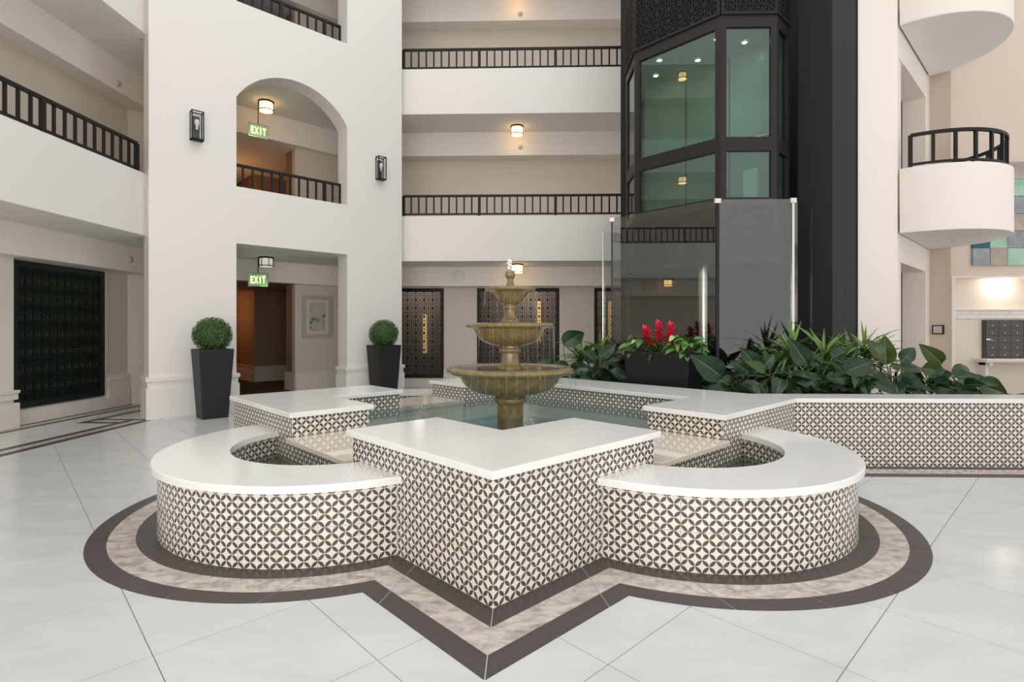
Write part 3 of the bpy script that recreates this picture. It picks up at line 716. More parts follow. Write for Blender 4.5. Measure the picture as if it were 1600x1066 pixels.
def chev_t(k):
    la1, la2 = LA.get(k, (1.4, 1.4)); return [rot(p, k) for p in chev(DT, la1 - 2 * OV, la2 - 2 * OV, WT)]
WZ = .43                                          # water level of the star
c = chev_t(0)                                     # order: corner, end2 outer, end2 inner, inner, end1 inner, end1 outer
face(c[0], c[1], 0, ZT); face(c[5], c[0], 0, ZT, rev=True)
face(c[1], c[2], .3, ZT, mb=stuff_t); face(c[2], c[3], .3, ZT, mb=stuff_t); face(c[3], c[4], .3, ZT, mb=stuff_t); face(c[4], c[5], .3, ZT, mb=stuff_t)
c = chev_t(3)                                     # west: arm2 runs from W towards S, arm1 towards N
face(c[0], c[1], 0, ZT); face(c[1], c[2], .3, ZT); face(c[3], c[4], .35, ZT)
face(c[2], c[3], .3, ZT, mb=stuff_t); face(c[4], c[5], .3, ZT, mb=stuff_t); face(c[5], c[0], 0, ZT, mb=stuff_t)
e = east_poly(DT, WT, 1.42 - 2 * OV)
face(e[0], (DT, 0), 0, ZT, rev=False); face(e[7], e[0], .3, ZT); face(e[5], e[6], .35, ZT); face(e[4], e[5], .35, ZT); face(e[3], e[4], .3, ZT)
face(e[6], e[7], .35, ZT, mb=stuff_t); face(e[2], e[3], 0, ZT, mb=stuff_t)
# lobes
for nm, (lx, ly) in LOBE.items():
    ex, ey = (R2 if lx > 0 else -R2), (R2 if ly > 0 else -R2)      # outward normal of the star's edge
    dist = DT * R2 - (lx * ex + ly * ey)                            # from lobe centre out to the edge
    am = math.atan2(ey, ex)
    def arc(r, z=None, n=48):
        h = math.acos(dist / r); return [(lx + r * cos(am - h + 2 * h * i / n), ly + r * sin(am - h + 2 * h * i / n)) for i in range(n + 1)]
    ao, ai = arc(RC, n=64), arc(RH, n=64)
    b = MB()
    P = [[(*cw(p), z) for p in A] for A, z in ((ai, ZTL), (ao, ZTL), (ao, ZCL - .004), ([(lx + (p[0] - lx) * (1 - .004 / RC), ly + (p[1] - ly) * (1 - .004 / RC)) for p in ao], ZCL), (ai, ZCL), (ai, ZTL))]
    b.grid(P)
    for i in (0, -1): b.face([P[0][i], P[1][i], P[2][i], P[4][i]])
    obj('ring_coping', b, M_COPING, pool)
    RI = RH + .03
    b = MB(); co, ci = arc(RT - .006, n=48), arc(RI + .006, n=48)
    b.grid([[(*cw(p), z) for p in A] for A, z in ((co, 0), (co, ZTL), (ci, ZTL), (ci, 0))]); obj('wall_core', b, M_GROUT, pool)
    ho = math.acos(dist / RT); hi = math.acos(dist / RI)
    rev = lx < 0
    def po(s): a = (am + ho - s / RT) if rev else (am - ho + s / RT); return (CX + lx + RT * cos(a), CY + ly + RT * sin(a), cos(a), sin(a))
    def pi_(s): a = (am - hi + s / RI); return (CX + lx + RI * cos(a), CY + ly + RI * sin(a), -cos(a), -sin(a))
    vis = nm != 'nw'
    tiles(po, 2 * ho * RT, 0, ZTL, pool, nseg=5, mb=None if vis else stuff_t)
    tiles(pi_, 2 * hi * RI, .2, ZTL, pool, nseg=5)
    b = MB(); h = math.acos(dist / RI); nn = 40
    pts = [cw((lx + RI * cos(am - h + 2 * h * i / nn), ly + RI * sin(am - h + 2 * h * i / nn))) for i in range(nn + 1)]
    b.face([(*p, .255) for p in pts]); obj('lobe_water', b, M_LOBEW, pool)
    b = MB(); b.face([(*p, .06) for p in pts]); obj('lobe_floor', b, M_POOLFLOOR, pool)
    # spillway slab between the two arms
    corner = {'sw': 0, 'se': 1, 'nw': 3}[nm]; nxt = {'sw': 3, 'se': 0, 'nw': 2}[nm]
    # travel along the edge from corner k to the next one (clockwise seen from above: S->W, E->S, W->N)
    s = rot((0, -1), corner); s = (s[0] * DT, s[1] * DT); d = (rot((0, -1), nxt)[0] * DT - s[0], rot((0, -1), nxt)[1] * DT - s[1]); L = math.hypot(*d); d = (d[0] / L, d[1] / L)
    la_a = {0: 1.33, 1: 1.42, 3: 1.40}[corner] - .06; la_b = {3: 1.40, 0: 1.33, 2: 1.42}[nxt] - .06
    q = lambda a, c_: cw((s[0] + d[0] * a - ex * c_, s[1] + d[1] * a - ey * c_))
    b = MB(); b.prism(ccw([q(la_a, -.05), q(L - la_b, -.05), q(L - la_b, WT), q(la_a, WT)]), .385, .42); obj('spillway', b, M_SPILL, pool, bevel=.003)
    b = MB(); b.prism(ccw([q(la_a, .012), q(L - la_b, .012), q(L - la_b, WT - .02), q(la_a, WT - .02)]), 0, .385); obj('wall_core', b, M_GROUT, pool)
    f0, f1 = (s[0] + d[0] * la_a, s[1] + d[1] * la_a), (s[0] + d[0] * (L - la_b), s[1] + d[1] * (L - la_b))
    face(f1, f0, .2, .385)
obj('tile_field', stuff_t, M_PETAL, pool, kind='stuff')
dw = DI + .06
b = MB(); n = 40; rows = []
for i in range(n + 1):
    rows.append([])
    for j in range(n + 1):
        u, v = (i / n - .5) * 2, (j / n - .5) * 2; x, y = CX + dw * (u + v) / 2, CY + dw * (v - u) / 2
        rows[-1].append((x, y, WZ + .0012 * sin(x * 21 + 2 * sin(y * 9)) * cos(y * 17)))
b.grid(rows); obj('pool_water', b, M_WATER, pool, True)
b = MB(); b.face([(CX, CY - dw, .2), (CX + dw, CY, .2), (CX, CY + dw, .2), (CX - dw, CY, .2)]); obj('pool_floor', b, M_POOLFLOOR, pool)

# ------------------------------------------------------------------ planter wall and bed
pw = thing('planter_wall', (3.6, WY, 0), 'long raised planter wall with petal tiles and white coping, at right', 'planter')
b = MB(); b.prism([(CX + DO - .031, WY - .03), (7.2, WY - .03), (7.2, WY + .30), (CX + DO - .325, WY + .30)], ZT, ZC - .0006); obj('coping', b, M_COPING, pw)
b = MB(); b.box(CX + DT - .1, 7.2, WY + .008, WY + .27, 0, ZT); obj('wall_core', b, M_GROUT, pw)
xs0 = CX + DT + .0
tiles(lambda s: (xs0 + s, WY, 0, -1), 2.8, 0, ZT, pw)
fld = MB(); tiles(lambda s: (xs0 + 2.8 + s, WY, 0, -1), 2.0, 0, ZT, pw, mb=fld); obj('tile_field', fld, M_PETAL, pw, kind='stuff')
bed = [(CX + DT - .35, WY + .26), (7.2, WY + .26), (7.2, 5.5), (3.7, 5.5), (3.2, 6.0), (3.0, 7.6), (2.6, 8.8), (-.1, 8.6), (CX + .05, CY + DT - .3)]
b = MB(); b.prism(bed, .3, .545); so = struct('trim_4', b, M_SOIL); so['kind'] = 'structure'
b = MB()
for i in range(2600):
    if i < 1300:
        n_, t_ = random.uniform(1.70, 2.48), random.uniform(-1.9, 1.6); x, y = N(n_, t_)
    else: x, y = random.uniform(1.9, 5.2), random.uniform(WY + .27, WY + .66)
    if x - CX + y - CY < DT - .02 or (y < WY + .28 and x > CX + DT - .3): continue
    r = random.uniform(.010, .022); a = random.uniform(0, pi); k = len(b.v)
    z = .552 + random.uniform(0, .01)
    b.lathe([(.0005, z + r * .6), (r * .8, z + r * .35), (r, z), (r * .6, z - r * .4)], 6, (x, y))
obj('pebble_mulch', b, M_PEB, None, True, kind='stuff', label='bed of small black pebbles behind the white coping', cat='pebbles')

# ------------------------------------------------------------------ tiered fountain
fo = thing('tiered_fountain', (CX, CY, .2), 'three-tier tan stone fountain standing in the star pool', 'fountain')
def part(name, prof, m=M_STONE, n=64, parent=fo):
    b = MB(); b.lathe(prof, n, (CX, CY)); o = obj(name, b, m, parent, True)
    e = o.modifiers.new('split', 'EDGE_SPLIT'); e.split_angle = radians(38); return o
part('lower_pedestal', [(.118, .2), (.116, .45), (.114, .53), (.117, .533), (.117, .540), (.132, .548), (.141, .56), (.143, .575), (.141, .59), (.132, .602), (.124, .605), (.124, .64)])
bw = part('large_bowl', [(.10, .618), (.20, .622), (.30, .645), (.37, .68), (.42, .73), (.452, .785), (.47, .805), (.53, .808), (.555, .818), (.565, .835), (.558, .855), (.535, .868), (.505, .866), (.46, .85), (.30, .80), (.1, .79), (.001, .79)], n=80)
part('middle_pedestal', [(.112, .78), (.112, .868), (.104, .878), (.098, .880), (.090, .892), (.084, .91), (.081, .985), (.084, .988), (.084, .993), (.096, .998), (.101, 1.008), (.102, 1.018), (.098, 1.03), (.088, 1.036), (.086, 1.07)])
bm = part('middle_bowl', [(.07, 1.052), (.12, 1.055), (.20, 1.075), (.26, 1.105), (.295, 1.145), (.32, 1.195), (.335, 1.21), (.37, 1.212), (.39, 1.222), (.395, 1.234), (.388, 1.248), (.37, 1.256), (.34, 1.252), (.28, 1.22), (.1, 1.20), (.001, 1.20)], n=72)
part('upper_pedestal', [(.098, 1.20), (.098, 1.258), (.092, 1.268), (.084, 1.270), (.082, 1.283), (.066, 1.292), (.054, 1.31), (.049, 1.325), (.048, 1.376), (.051, 1.378), (.051, 1.382), (.059, 1.388), (.061, 1.397), (.058, 1.406), (.050, 1.410), (.049, 1.44)])
bt = part('small_bowl', [(.045, 1.418), (.07, 1.425), (.105, 1.452), (.135, 1.487), (.158, 1.52), (.175, 1.535), (.21, 1.538), (.224, 1.546), (.227, 1.556), (.22, 1.568), (.20, 1.574), (.17, 1.56), (.05, 1.545), (.001, 1.545)], n=64)
part('finial', [(.045, 1.54), (.045, 1.585), (.034, 1.60), (.027, 1.635), (.027, 1.65), (.034, 1.657), (.042, 1.67), (.046, 1.69), (.042, 1.71), (.03, 1.724), (.001, 1.73)], n=32)
for r, z, pr in ((.47, .853, bw), (.345, 1.245, bm), (.178, 1.563, bt)):
    b = MB(); b.lathe([(.0005, z), (r, z)], 48, (CX, CY)); obj('bowl_water', b, M_LOBEW, pr, True)
b = MB()
for i in range(7):
    a = 2.4 * i; r = .012 * (i > 0); z = 1.742 + .012 * i
    b.lathe([(.0005, z - .014), (.013, z - .004), (.013, z + .006), (.0005, z + .016)], 8, (CX + r * cos(a) - .006, CY + r * sin(a)))
obj('water_jet', b, M_FOAM, fo, True)
b = MB()
for R_, zt, zb, n in ((.56, .83, WZ, 44), (.392, 1.225, .86, 34), (.226, 1.55, 1.255, 24)):
    for i in range(n):
        a = 2 * pi * i / n + random.uniform(-.06, .06); d_ = random.uniform(.0, .05); zz = zb + (zt - zb) * random.choice((0, 0, .25, .5))
        P = [(CX + (R_ + d_ * q * .6) * cos(a), CY + (R_ + d_ * q * .6) * sin(a), zt - (zt - zz) * q * q) for q in (0, .25, .5, .75, 1)]
        b.tube(P, [.0035, .003, .0025, .002, .0012], 5)
o = obj('falling_water', b, M_STREAM, fo, True, kind='stuff')

# ------------------------------------------------------------------ topiaries
def topiary(loc, seed, label):
    random.seed(seed); x, y, _ = loc
    t = thing('potted_topiary', loc, label, 'plant', 'clipped boxwood balls in tall charcoal pots')
    T = lambda p: (x + (p[0] - p[1]) * R2, y + (p[0] + p[1]) * R2, p[2])
    b = MB(); s0, s1, H = .155, .215, .935
    rows = []
    for s, z in ((s0, 0), (s0 + .004, .01), (s1, H), (s1 - .025, H), (s1 - .03, H - .05)):
        rows.append([T((a * s, c_ * s, z)) for a, c_ in ((-1, -1), (1, -1), (1, 1), (-1, 1))])
    b.grid(rows, closed=True); b.face(rows[0][::-1]); obj('pot', b, M_POT, t, bevel=.006)
    b = MB(); b.box(-.188, .188, -.188, .188, H - .06, H - .04, T); obj('soil', b, M_SOIL, t)
    b = MB(); b.tube([(x, y, H - .05), (x, y, H + .1)], .012, 8); obj('stem', b, M_STEM, t)
    b = MB(); zc = 1.125; R_ = .235
    b.lathe([(R_ * .88 * sin(pi * i / 14) + .0005, zc - R_ * .88 * cos(pi * i / 14)) for i in range(15)], 24, (x, y), mi=1)
    for i in range(3600):
        v = Vector((random.gauss(0, 1), random.gauss(0, 1), random.gauss(0, 1))).normalized(); c_ = Vector((x, y, zc)) + v * R_ * random.uniform(.86, 1.03)
        a = v.orthogonal().normalized(); a = (Matrix.Rotation(random.uniform(0, 6.3), 3, v) @ a); n_ = (a * random.uniform(.5, 1) + v * random.uniform(.2, 1)).normalized(); s_ = n_.cross(v).normalized(); L = random.uniform(.016, .026); W = L * .38
        b.face([c_, c_ + n_ * L * .5 + s_ * W, c_ + n_ * L, c_ + n_ * L * .5 - s_ * W], mi=random.choice((0, 0, 1)))
    obj('foliage', b, M_BOX, t, kind='stuff')
topiary((-4.29, 7.28, 0), 3, 'clipped boxwood ball in tall tapered charcoal pot, left of the doorway')
topiary((-2.44, 9.2, 0), 4, 'clipped boxwood ball in tall tapered charcoal pot, right of the doorway')

# ------------------------------------------------------------------ wall lanterns, ceiling lights, exit signs, discs
def lantern(m, label):
    z0, z1, hw, dp = 3.85, 4.255, .078, .115
    t = thing('wall_lantern', TC((m, 0, z0)), label, 'lamp', 'box lanterns on the corner column')
    T = lambda p: TC((m + p[0], p[1], p[2]))
    b = MB(); b.box(-.045, .045, -.012, 0, z0 + .016, z1 - .05, T); obj('back_plate', b, mat('slate_plate', (.05, .06, .065), .4), t)
    b = MB(); e = .012
    for x in (-hw, hw - e):
        for y0 in (-dp, -e): b.box(x, x + e, y0, y0 + e, z0, z1, T)
    for z in (z0, z1 - e):
        b.box(-hw, hw, -dp, -dp + e, z, z + e, T); b.box(-hw, hw, -e, 0, z, z + e, T); b.box(-hw, -hw + e, -dp, 0, z, z + e, T); b.box(hw - e, hw, -dp, 0, z, z + e, T)
    b.box(-hw, hw, -dp, 0, z0, z0 + .016, T)
    obj('frame', b, M_BLACK, t)
    for q in ((-hw + e, hw - e, -dp + .004, -dp + .007), (-hw + .003, -hw + .006, -dp + e, -e), (hw - .006, hw - .003, -dp + e, -e)):
        b = MB(); b.box(*q, z0 + e, z1 - e, T); obj('glass', b, M_LANG, t)
    c_ = T((0, -.06, 0)); zb = z0 + .15
    b = MB(); b.lathe([(.018, zb), (.018, zb + .04), (.016, zb + .042)], 12, c_[:2]); b.box(-.008, .008, -.06, -.01, zb + .01, zb + .026, T); obj('lamp_holder', b, M_CHROME, t)
    b = MB(); b.lathe([(.014, zb + .04), (.028, zb + .075), (.033, zb + .105), (.026, zb + .135), (.001, zb + .15)], 14, c_[:2]); obj('bulb', b, M_BULB, t, True)
lantern(.559, 'black box lantern with clear glass, left of the arched opening'); lantern(3.452, 'black box lantern with clear glass, right of the arched opening')
def drum(x, y, z, label, on=True, power=5):
    t = thing('ceiling_lamp', (x, y, z), label, 'lamp', 'drum lamps on the gallery ceilings')
    r, h = .115, .17
    b = MB(); b.lathe([(.001, z), (r + .01, z), (r + .01, z - .025), (r, z - .025)], 28, (x, y)); obj('canopy', b, M_BLACK, t)
    b = MB(); b.lathe([(r - .008, z - .025), (r - .008, z - h)], 28, (x, y)); obj('shade', b, M_SHADE if on else M_SHADEOFF, t, True)
    b = MB(); b.lathe([(r - .01, z - h + .01), (.001, z - h + .004)], 28, (x, y)); obj('diffuser', b, M_SHADEDOT if on else M_SHADEOFF, t)
    b = MB(); b.lathe([(r - .008, z - h + .025), (r + .004, z - h + .025), (r + .004, z - h + .012), (r - .008, z - h + .012), (r - .008, z - h + .025)], 28, (x, y)); obj('lower_ring', b, M_BLACK, t)
    for i in range(6):
        a = 2 * pi * i / 6 + .3; b = MB(); b.tube([(x + r * cos(a), y + r * sin(a), z - .02), (x + r * cos(a), y + r * sin(a), z - h)], .006, 6); obj('strut', b, M_BLACK, t)
    return t
px_, py_, _ = TC((1.962, 1.3, 0))
drum(px_, py_, SOF[1], 'lit drum lamp above the exit sign inside the arched opening'); drum(px_, py_, SOF[0], 'unlit black drum lamp above the exit sign in the ground-floor doorway', False)
drum(-.18, 10.68, SOF[1], 'lit drum lamp on the second-floor gallery ceiling of back wall'); drum(-.18, 10.55, SOF[0], 'lit drum lamp on ground-floor ceiling just behind the fountain top', power=3)
drum(-.18, 10.68, SOF[2], 'lit drum lamp on the third-floor gallery ceiling of back wall')
drum(-5.62, 4.6, SOF[1], 'lit drum lamp on second-floor ceiling of the left gallery'); drum(-5.62, 4.6, SOF[2], 'lit drum lamp on third-floor ceiling of the left gallery'); drum(-5.62, 4.6, SOF[0], 'lit drum lamp on ground-floor ceiling of the left corridor')
GLY = {'E': [(0, 0, .28, 1), (.28, 0, 1, .2), (.28, .4, .85, .6), (.28, .8, 1, 1)], 'I': [(.36, 0, .64, 1)], 'T': [(.36, 0, .64, .8), (0, .8, 1, 1)]}
def exit_sign(m, wv, z, zc, label, T=None):
    T = T or (lambda p: TC((m + p[0], wv + p[1], p[2])))
    t = thing('exit_sign', T((0, 0, z)), label, 'sign')
    b = MB(); b.box(-.155, .155, -.012, .012, z - .105, z + .105, T); obj('plate', b, M_EXITPLATE, t)
    b = MB()
    for q in ((-.165, .165, z + .105, z + .118), (-.165, .165, z - .118, z - .105), (-.165, -.155, z - .105, z + .105), (.155, .165, z - .105, z + .105)): b.box(q[0], q[1], -.016, .016, q[2], q[3], T)
    obj('frame', b, M_CHROME, t)
    b = MB(); b.box(-.006, .006, -.006, .006, z + .118, zc, T); obj('rod', b, M_FRAME, t)
    lw, lh = .052, .125; x = -.124
    for ch in 'EXIT':
        b = MB()
        if ch == 'X':
            for a, c_ in ((0, 1), (1, 0)):
                P = [(x + lw * a - .008, z - lh / 2), (x + lw * a + .008, z - lh / 2), (x + lw * c_ + .008, z + lh / 2), (x + lw * c_ - .008, z + lh / 2)]
                b.face([T((u, -.0135, v)) for u, v in P]); b.face([T((u, -.012, v)) for u, v in P][::-1])
                for i in range(4): u, v = P[i], P[(i + 1) % 4]; b.face([T((u[0], -.0135, u[1])), T((u[0], -.012, u[1])), T((v[0], -.012, v[1])), T((v[0], -.0135, v[1]))])
        else:
            for a, c_, a1, c1 in GLY[ch]: b.box(x + lw * a, x + lw * a1, -.0135, -.012, z - lh / 2 + lh * c_, z - lh / 2 + lh * c1, T)
        obj('letter', b, M_EXITLET, t); x += lw + (.016 if ch != 'I' else .01)
    return t
exit_sign(1.86, 1.4, 4.70, SOF[1], 'green lit EXIT sign hanging inside the arched second-floor opening')
p = TC((1.86, 1.4, 0)); ang = radians(8)
exit_sign(0, 0, 2.075, SOF[0], 'green lit EXIT sign hanging in the ground-floor doorway', T=lambda q: (p[0] + q[0] * cos(ang) - q[1] * sin(ang), p[1] + q[0] * sin(ang) + q[1] * cos(ang), q[2]))
point('exit_glow', TC((1.80, 1.2, 4.6)), .35, (.5, 1, .2), .1); point('exit_glow', TC((1.80, 1.2, 1.98)), .35, (.4, 1, .25), .1)
def disc(T, loc, r, label, m=M_GREYPL, cat='detector'):
    t = thing('ceiling_speaker' if r > .1 else 'smoke_detector', loc, label, cat)
    n = 24
    for nm, prof, mm in (('base', [(r, 0), (r, -.012), (r * .92, -.02), (r * .6, -.024)], m), ('grille', [(r * .6, -.024), (r * .55, -.03), (.001, -.032)], m)):
        b = MB(); b.grid([[T((q * cos(2 * pi * j / n), y, q * sin(2 * pi * j / n))) for j in range(n)] for q, y in prof], closed=True); obj(nm, b, mm, t, True)
for x, z, r, lab, m in ((-.12, 4.91, .05, 'small grey disc under the second-floor lamp on back gallery', M_GREYPL), (-.12, 7.61, .05, 'small grey disc on the third-floor bulkhead of back gallery', M_GREYPL), (-1.37, 2.285, .12, 'round white speaker on the ground-floor bulkhead left of fountain top', M_WHITEPL)):
    disc(lambda p, x=x, z=z: (x + p[0], YB + p[1], z + p[2]), (x, YB, z), r, lab, m, 'speaker' if r > .1 else 'detector')
for y, z, lab in ((7.85, 4.85, 'small grey disc on the upper bulkhead of left gallery'), (8.1, 2.27, 'small grey disc on the bulkhead above the left carved screen')):
    disc(lambda p, y=y, z=z: (XB - p[1], y + p[0], z + p[2]), (XB, y, z), .055, lab)
# picture in the doorway
p0 = TC((2.92, 1.945, 0)); 
t = thing('framed_picture', TC((3.2, 1.95, 1.1)), 'cream framed botanical print on the beige corridor wall', 'picture')
T = lambda p: TC((p[0], 1.95 - p[1], p[2]))
z0, z1, a0_, a1_ = 1.04, 1.87, 2.86, 3.475
b = MB()
for q in ((a0_, a1_, z0, z0 + .07), (a0_, a1_, z1 - .07, z1), (a0_, a0_ + .07, z0 + .07, z1 - .07), (a1_ - .07, a1_, z0 + .07, z1 - .07)): b.box(q[0], q[1], .001, .035, q[2], q[3], T)
obj('frame', b, M_PICFR, t)
b = MB(); b.box(a0_ + .07, a1_ - .07, .001, .012, z0 + .07, z1 - .07, T); obj('mount', b, M_MATB, t)
b = MB(); b.box(a0_ + .15, a1_ - .14, .012, .015, z0 + .13, z1 - .13, T); obj('print', b, M_PRINT, t)

# ------------------------------------------------------------------ planted trough
th = thing('trough_planter', (*N(2.07, .29), .55), 'rectangular black trough planter with red bromeliads on the pebbles', 'planter')
LT = lambda p: (*N(2.07 + p[1], .29 + p[0]), p[2])
b = MB(); rows = []
for hx, hy, z in ((.375, .15, .548), (.405, .17, .955), (.385, .15, .955), (.382, .147, .91)): rows.append([LT((a * hx, c_ * hy, z)) for a, c_ in ((-1, -1), (1, -1), (1, 1), (-1, 1))])
b.grid(rows, closed=True); b.face(rows[0][::-1]); obj('pot', b, M_TROUGH, th, bevel=.005)
b = MB(); b.box(-.38, .38, -.145, .145, .9, .925, LT); obj('soil', b, M_SOIL, th)

def leaf_mesh(name, L, W, m, bend=.35, fold=.25, n=8, shape='broad', rib=None):
    b = MB(); rows = []; F = (-1, -.5, 0, .5, 1) if shape == 'strap' or not rib else (-1, -.5, -.045, 0, .045, .5, 1)
    for i in range(n + 1):
        t = i / n
        if shape == 'broad': w = W * (sin(pi * min(1, t ** .66)) ** .85) if 0 < t < 1 else .003
        elif shape == 'heart': w = W * (sin(pi * t ** .55) ** .75) if 0 < t < 1 else .003
        else: w = W * min(1, (1 - t) * 2.2 + .03) * min(1, .45 + t * 2.2)
        x = L * t; z = -bend * L * t * t
        rows.append([(x, f * w / 2, z + fold * abs(f) * w * .5 + .012 * L * sin(t * 16) * abs(f)) for f in F])
    b.grid(rows)
    k = len(F) - 1
    if rib: b.mi = [(1 if i % k in (1, 2) else 0) if shape == 'strap' else (1 if i % k in (2, 3) else 0) for i in range(len(b.f))]
    return b.mesh(name, [m, rib] if rib else m, True)
M_RIB = mat('leaf_midrib', (.075, .12, .045), .35)
LV = {'phil': [leaf_mesh('leaf', 1, .54, M_PHIL, bd, .42, 12, rib=M_RIB) for bd in (.15, .32, .5)],
      'phil2': [leaf_mesh('leaf', 1, .52, M_PHIL2, bd, .4, 12, rib=M_RIB) for bd in (.15, .35)],
      'drac': [leaf_mesh('leaf', 1, .095, M_DRAC, bd, .5, 8, 'strap', M_DRAC2) for bd in (.25, .6, .95)],
      'drac2': [leaf_mesh('leaf', 1, .10, M_DRAC2, bd, .5, 8, 'strap') for bd in (.1, .4)],
      'pothos': [leaf_mesh('leaf', 1, .72, M_POTHOS, bd, .3, 8, 'heart') for bd in (.2, .45)],
      'pothos2': [leaf_mesh('leaf', 1, .5, M_POTHOS2, bd, .3, 8, 'heart') for bd in (.2, .45)],
      'brom': [leaf_mesh('leaf', 1, .14, M_DRAC, bd, .4, 8, 'strap') for bd in (.4, .8)],
      'red': [leaf_mesh('bract', 1, .46, M_RED, bd, .3, 6) for bd in (.1, .4)]}
def put_leaf(root, kind, base, tip, roll=0, name='leaf', width=1):
    base, tip = Vector(base), Vector(tip); x = tip - base; L = x.length; x.normalize()
    f = min(1, abs(roll)); n = Vector((.15 * (1 if roll > 0 else -1), 0, 1)) * (1 - f) + (Vector((0, 0, EYE)) - base).normalized() * f
    if abs(n.normalized().dot(x)) > .96: n = Vector((0, -1, .3))
    y = n.cross(x).normalized(); z = x.cross(y)
    R = Matrix((x, y, z)).transposed()
    me = random.choice(LV[kind])
    o = bpy.data.objects.new(name, me); COL.objects.link(o); attach(o, root)
    bendz = 0
    o.matrix_basis = Matrix.Translation(base) @ R.to_4x4() @ Matrix.Diagonal((L, L * width, L, 1))
    return o
def rosette(root, c, spec):
    """spec: list of (kind, n, length, elev0, elev1, start radius, height)"""
    for kind, n, L, e0, e1, h0, h1 in spec:
        a0 = random.uniform(0, 6.28)
        for i in range(n):
            a = a0 + 2 * pi * i / n + random.uniform(-.3, .3); e = radians(random.uniform(e0, e1)); l = L * random.uniform(.8, 1.1)
            bs = Vector(c) + Vector((.01 * cos(a), .01 * sin(a), random.uniform(h0, h1)))
            put_leaf(root, kind, bs, bs + Vector((cos(a) * cos(e), sin(a) * cos(e), sin(e))) * l, random.uniform(-.3, .3))
BZ = .55
def dracaena(px, d, ytop, label, n=26, scale=1.0, lime=6):
    rx, ry = ray(px); c = Vector((rx * d, ry * d, BZ)); H = EYE - (ytop - HOR) / FPX * d - BZ
    t = thing('dracaena', c, label, 'plant', 'striped dracaenas in the bed')
    hs = max(.12, H - .30 * scale)
    b = MB(); b.tube([c, c + Vector((.01, 0, hs * .5)), c + Vector((0, 0, hs))], .012, 6); obj('stem', b, M_STEM, t)
    rosette(t, c, [('drac', n // 2, .30 * scale, -15, 25, hs * .3, hs * .7), ('drac', n, .36 * scale, 10, 68, hs * .6, hs), ('drac2', lime, .32 * scale, 42, 82, hs * .9, hs)])
    return t
def philo(px, d, leaves, label, nlow=4, low=.28):
    """leaves: (base px, py), (tip px, py), depth offset of tip, roll, kind"""
    rx, ry = ray(px); c = Vector((rx * d, ry * d, BZ)); t = thing('philodendron', c, label, 'plant', 'broad-leaved philodendrons in the bed')
    b = MB(); first = True
    for (bx, by), (tx, ty), dd, roll, kind in leaves:
        base, tip = at(bx, by, d - dd * .4), at(tx, ty, d - dd)
        L = (tip - base).length
        put_leaf(t, kind, base, tip, max(.5, abs(roll)), width=1.2)
        mid = (base + c) / 2 + Vector((0, 0, .05)); b.tube([c, mid, base], .0055, 5)
    for i in range(nlow * 2 + 2):
        a = random.uniform(-2.9, -.3) if i % 2 == 0 else random.uniform(0, 6.28); h = random.uniform(.06, .2); r = random.uniform(.03, .09)
        base = c + Vector((r * cos(a), r * sin(a), h)); tip = base + Vector((cos(a), sin(a), random.uniform(-.35, .25))) * low * 1.15 * random.uniform(.8, 1.1)
        if tip.z < ZC + .01: tip.z = ZC + .015
        put_leaf(t, 'phil', base, tip, random.uniform(.3, .85)); b.tube([c, (c + base) / 2 + Vector((0, 0, .02)), base], .0055, 5)
    obj('stalk', b, M_STEM, t)
random.seed(11)
dracaena(1232, 5.75, 502, 'striped dracaena nearest the glass in the right half of the bed', 30)
dracaena(1288, 5.75, 508, 'striped dracaena in front of the black lift post', 28)
dracaena(1350, 5.7, 503, 'striped dracaena with upright lime crown before the cream pier', 30)
dracaena(1325, 5.95, 512, 'striped dracaena at the back between two others, before the cream pier', 22, .9)
dracaena(1262, 5.6, 528, 'low striped dracaena between the first two tall ones', 24, .9, 4)
dracaena(1375, 5.6, 522, 'low striped dracaena just right of the lime-crowned one', 22, .9, 4)
dracaena(1205, 5.8, 530, 'low striped dracaena at the left of the bed, close to the glass', 22, .9, 3)
philo(1150, 5.55, [((1129, 589), (1081, 555), .05, .9, 'phil'), ((1171, 581), (1143, 564), .05, .8, 'phil'), ((1129, 591), (1153, 598), .1, .6, 'phil'), ((1140, 608), (1102, 612), .15, .2, 'phil'), ((1188, 580), (1160, 545), 0, .9, 'phil'), ((1192, 578), (1208, 550), 0, -.6, 'phil'), ((1190, 600), (1196, 617), .2, 0, 'phil'), ((1213, 583), (1252, 578), .05, .5, 'phil')], 'dark philodendron just right of the black trough', 3, .22)
philo(1225, 5.4, [((1210, 594), (1233, 618), .15, -.6, 'phil'), ((1262, 570), (1236, 533), 0, 1.0, 'phil'), ((1195, 583), (1170, 560), 0, .2, 'phil2'), ((1270, 575), (1285, 552), 0, -.5, 'phil')], 'dark philodendron whose leaves droop over coping below the first dracaena', 3, .24)
philo(1275, 5.35, [((1245, 600), (1303, 617), .12, -.5, 'phil'), ((1318, 582), (1368, 562), .05, .8, 'phil'), ((1300, 560), (1325, 545), -.05, .4, 'phil'), ((1290, 590), (1335, 597), .1, .3, 'phil')], 'dark glossy philodendron with a long leaf lying on the coping', 3, .24)
philo(1345, 5.35, [((1328, 600), (1372, 616), .1, .4, 'phil'), ((1378, 560), (1360, 530), 0, .6, 'phil2'), ((1375, 590), (1345, 575), .1, .5, 'phil'), ((1352, 605), (1330, 590), .1, .2, 'phil'), ((1325, 608), (1372, 618), .18, .5, 'phil'), ((1346, 590), (1380, 602), .12, .7, 'phil')], 'dark philodendron below the lime-crowned dracaena', 4, .24)
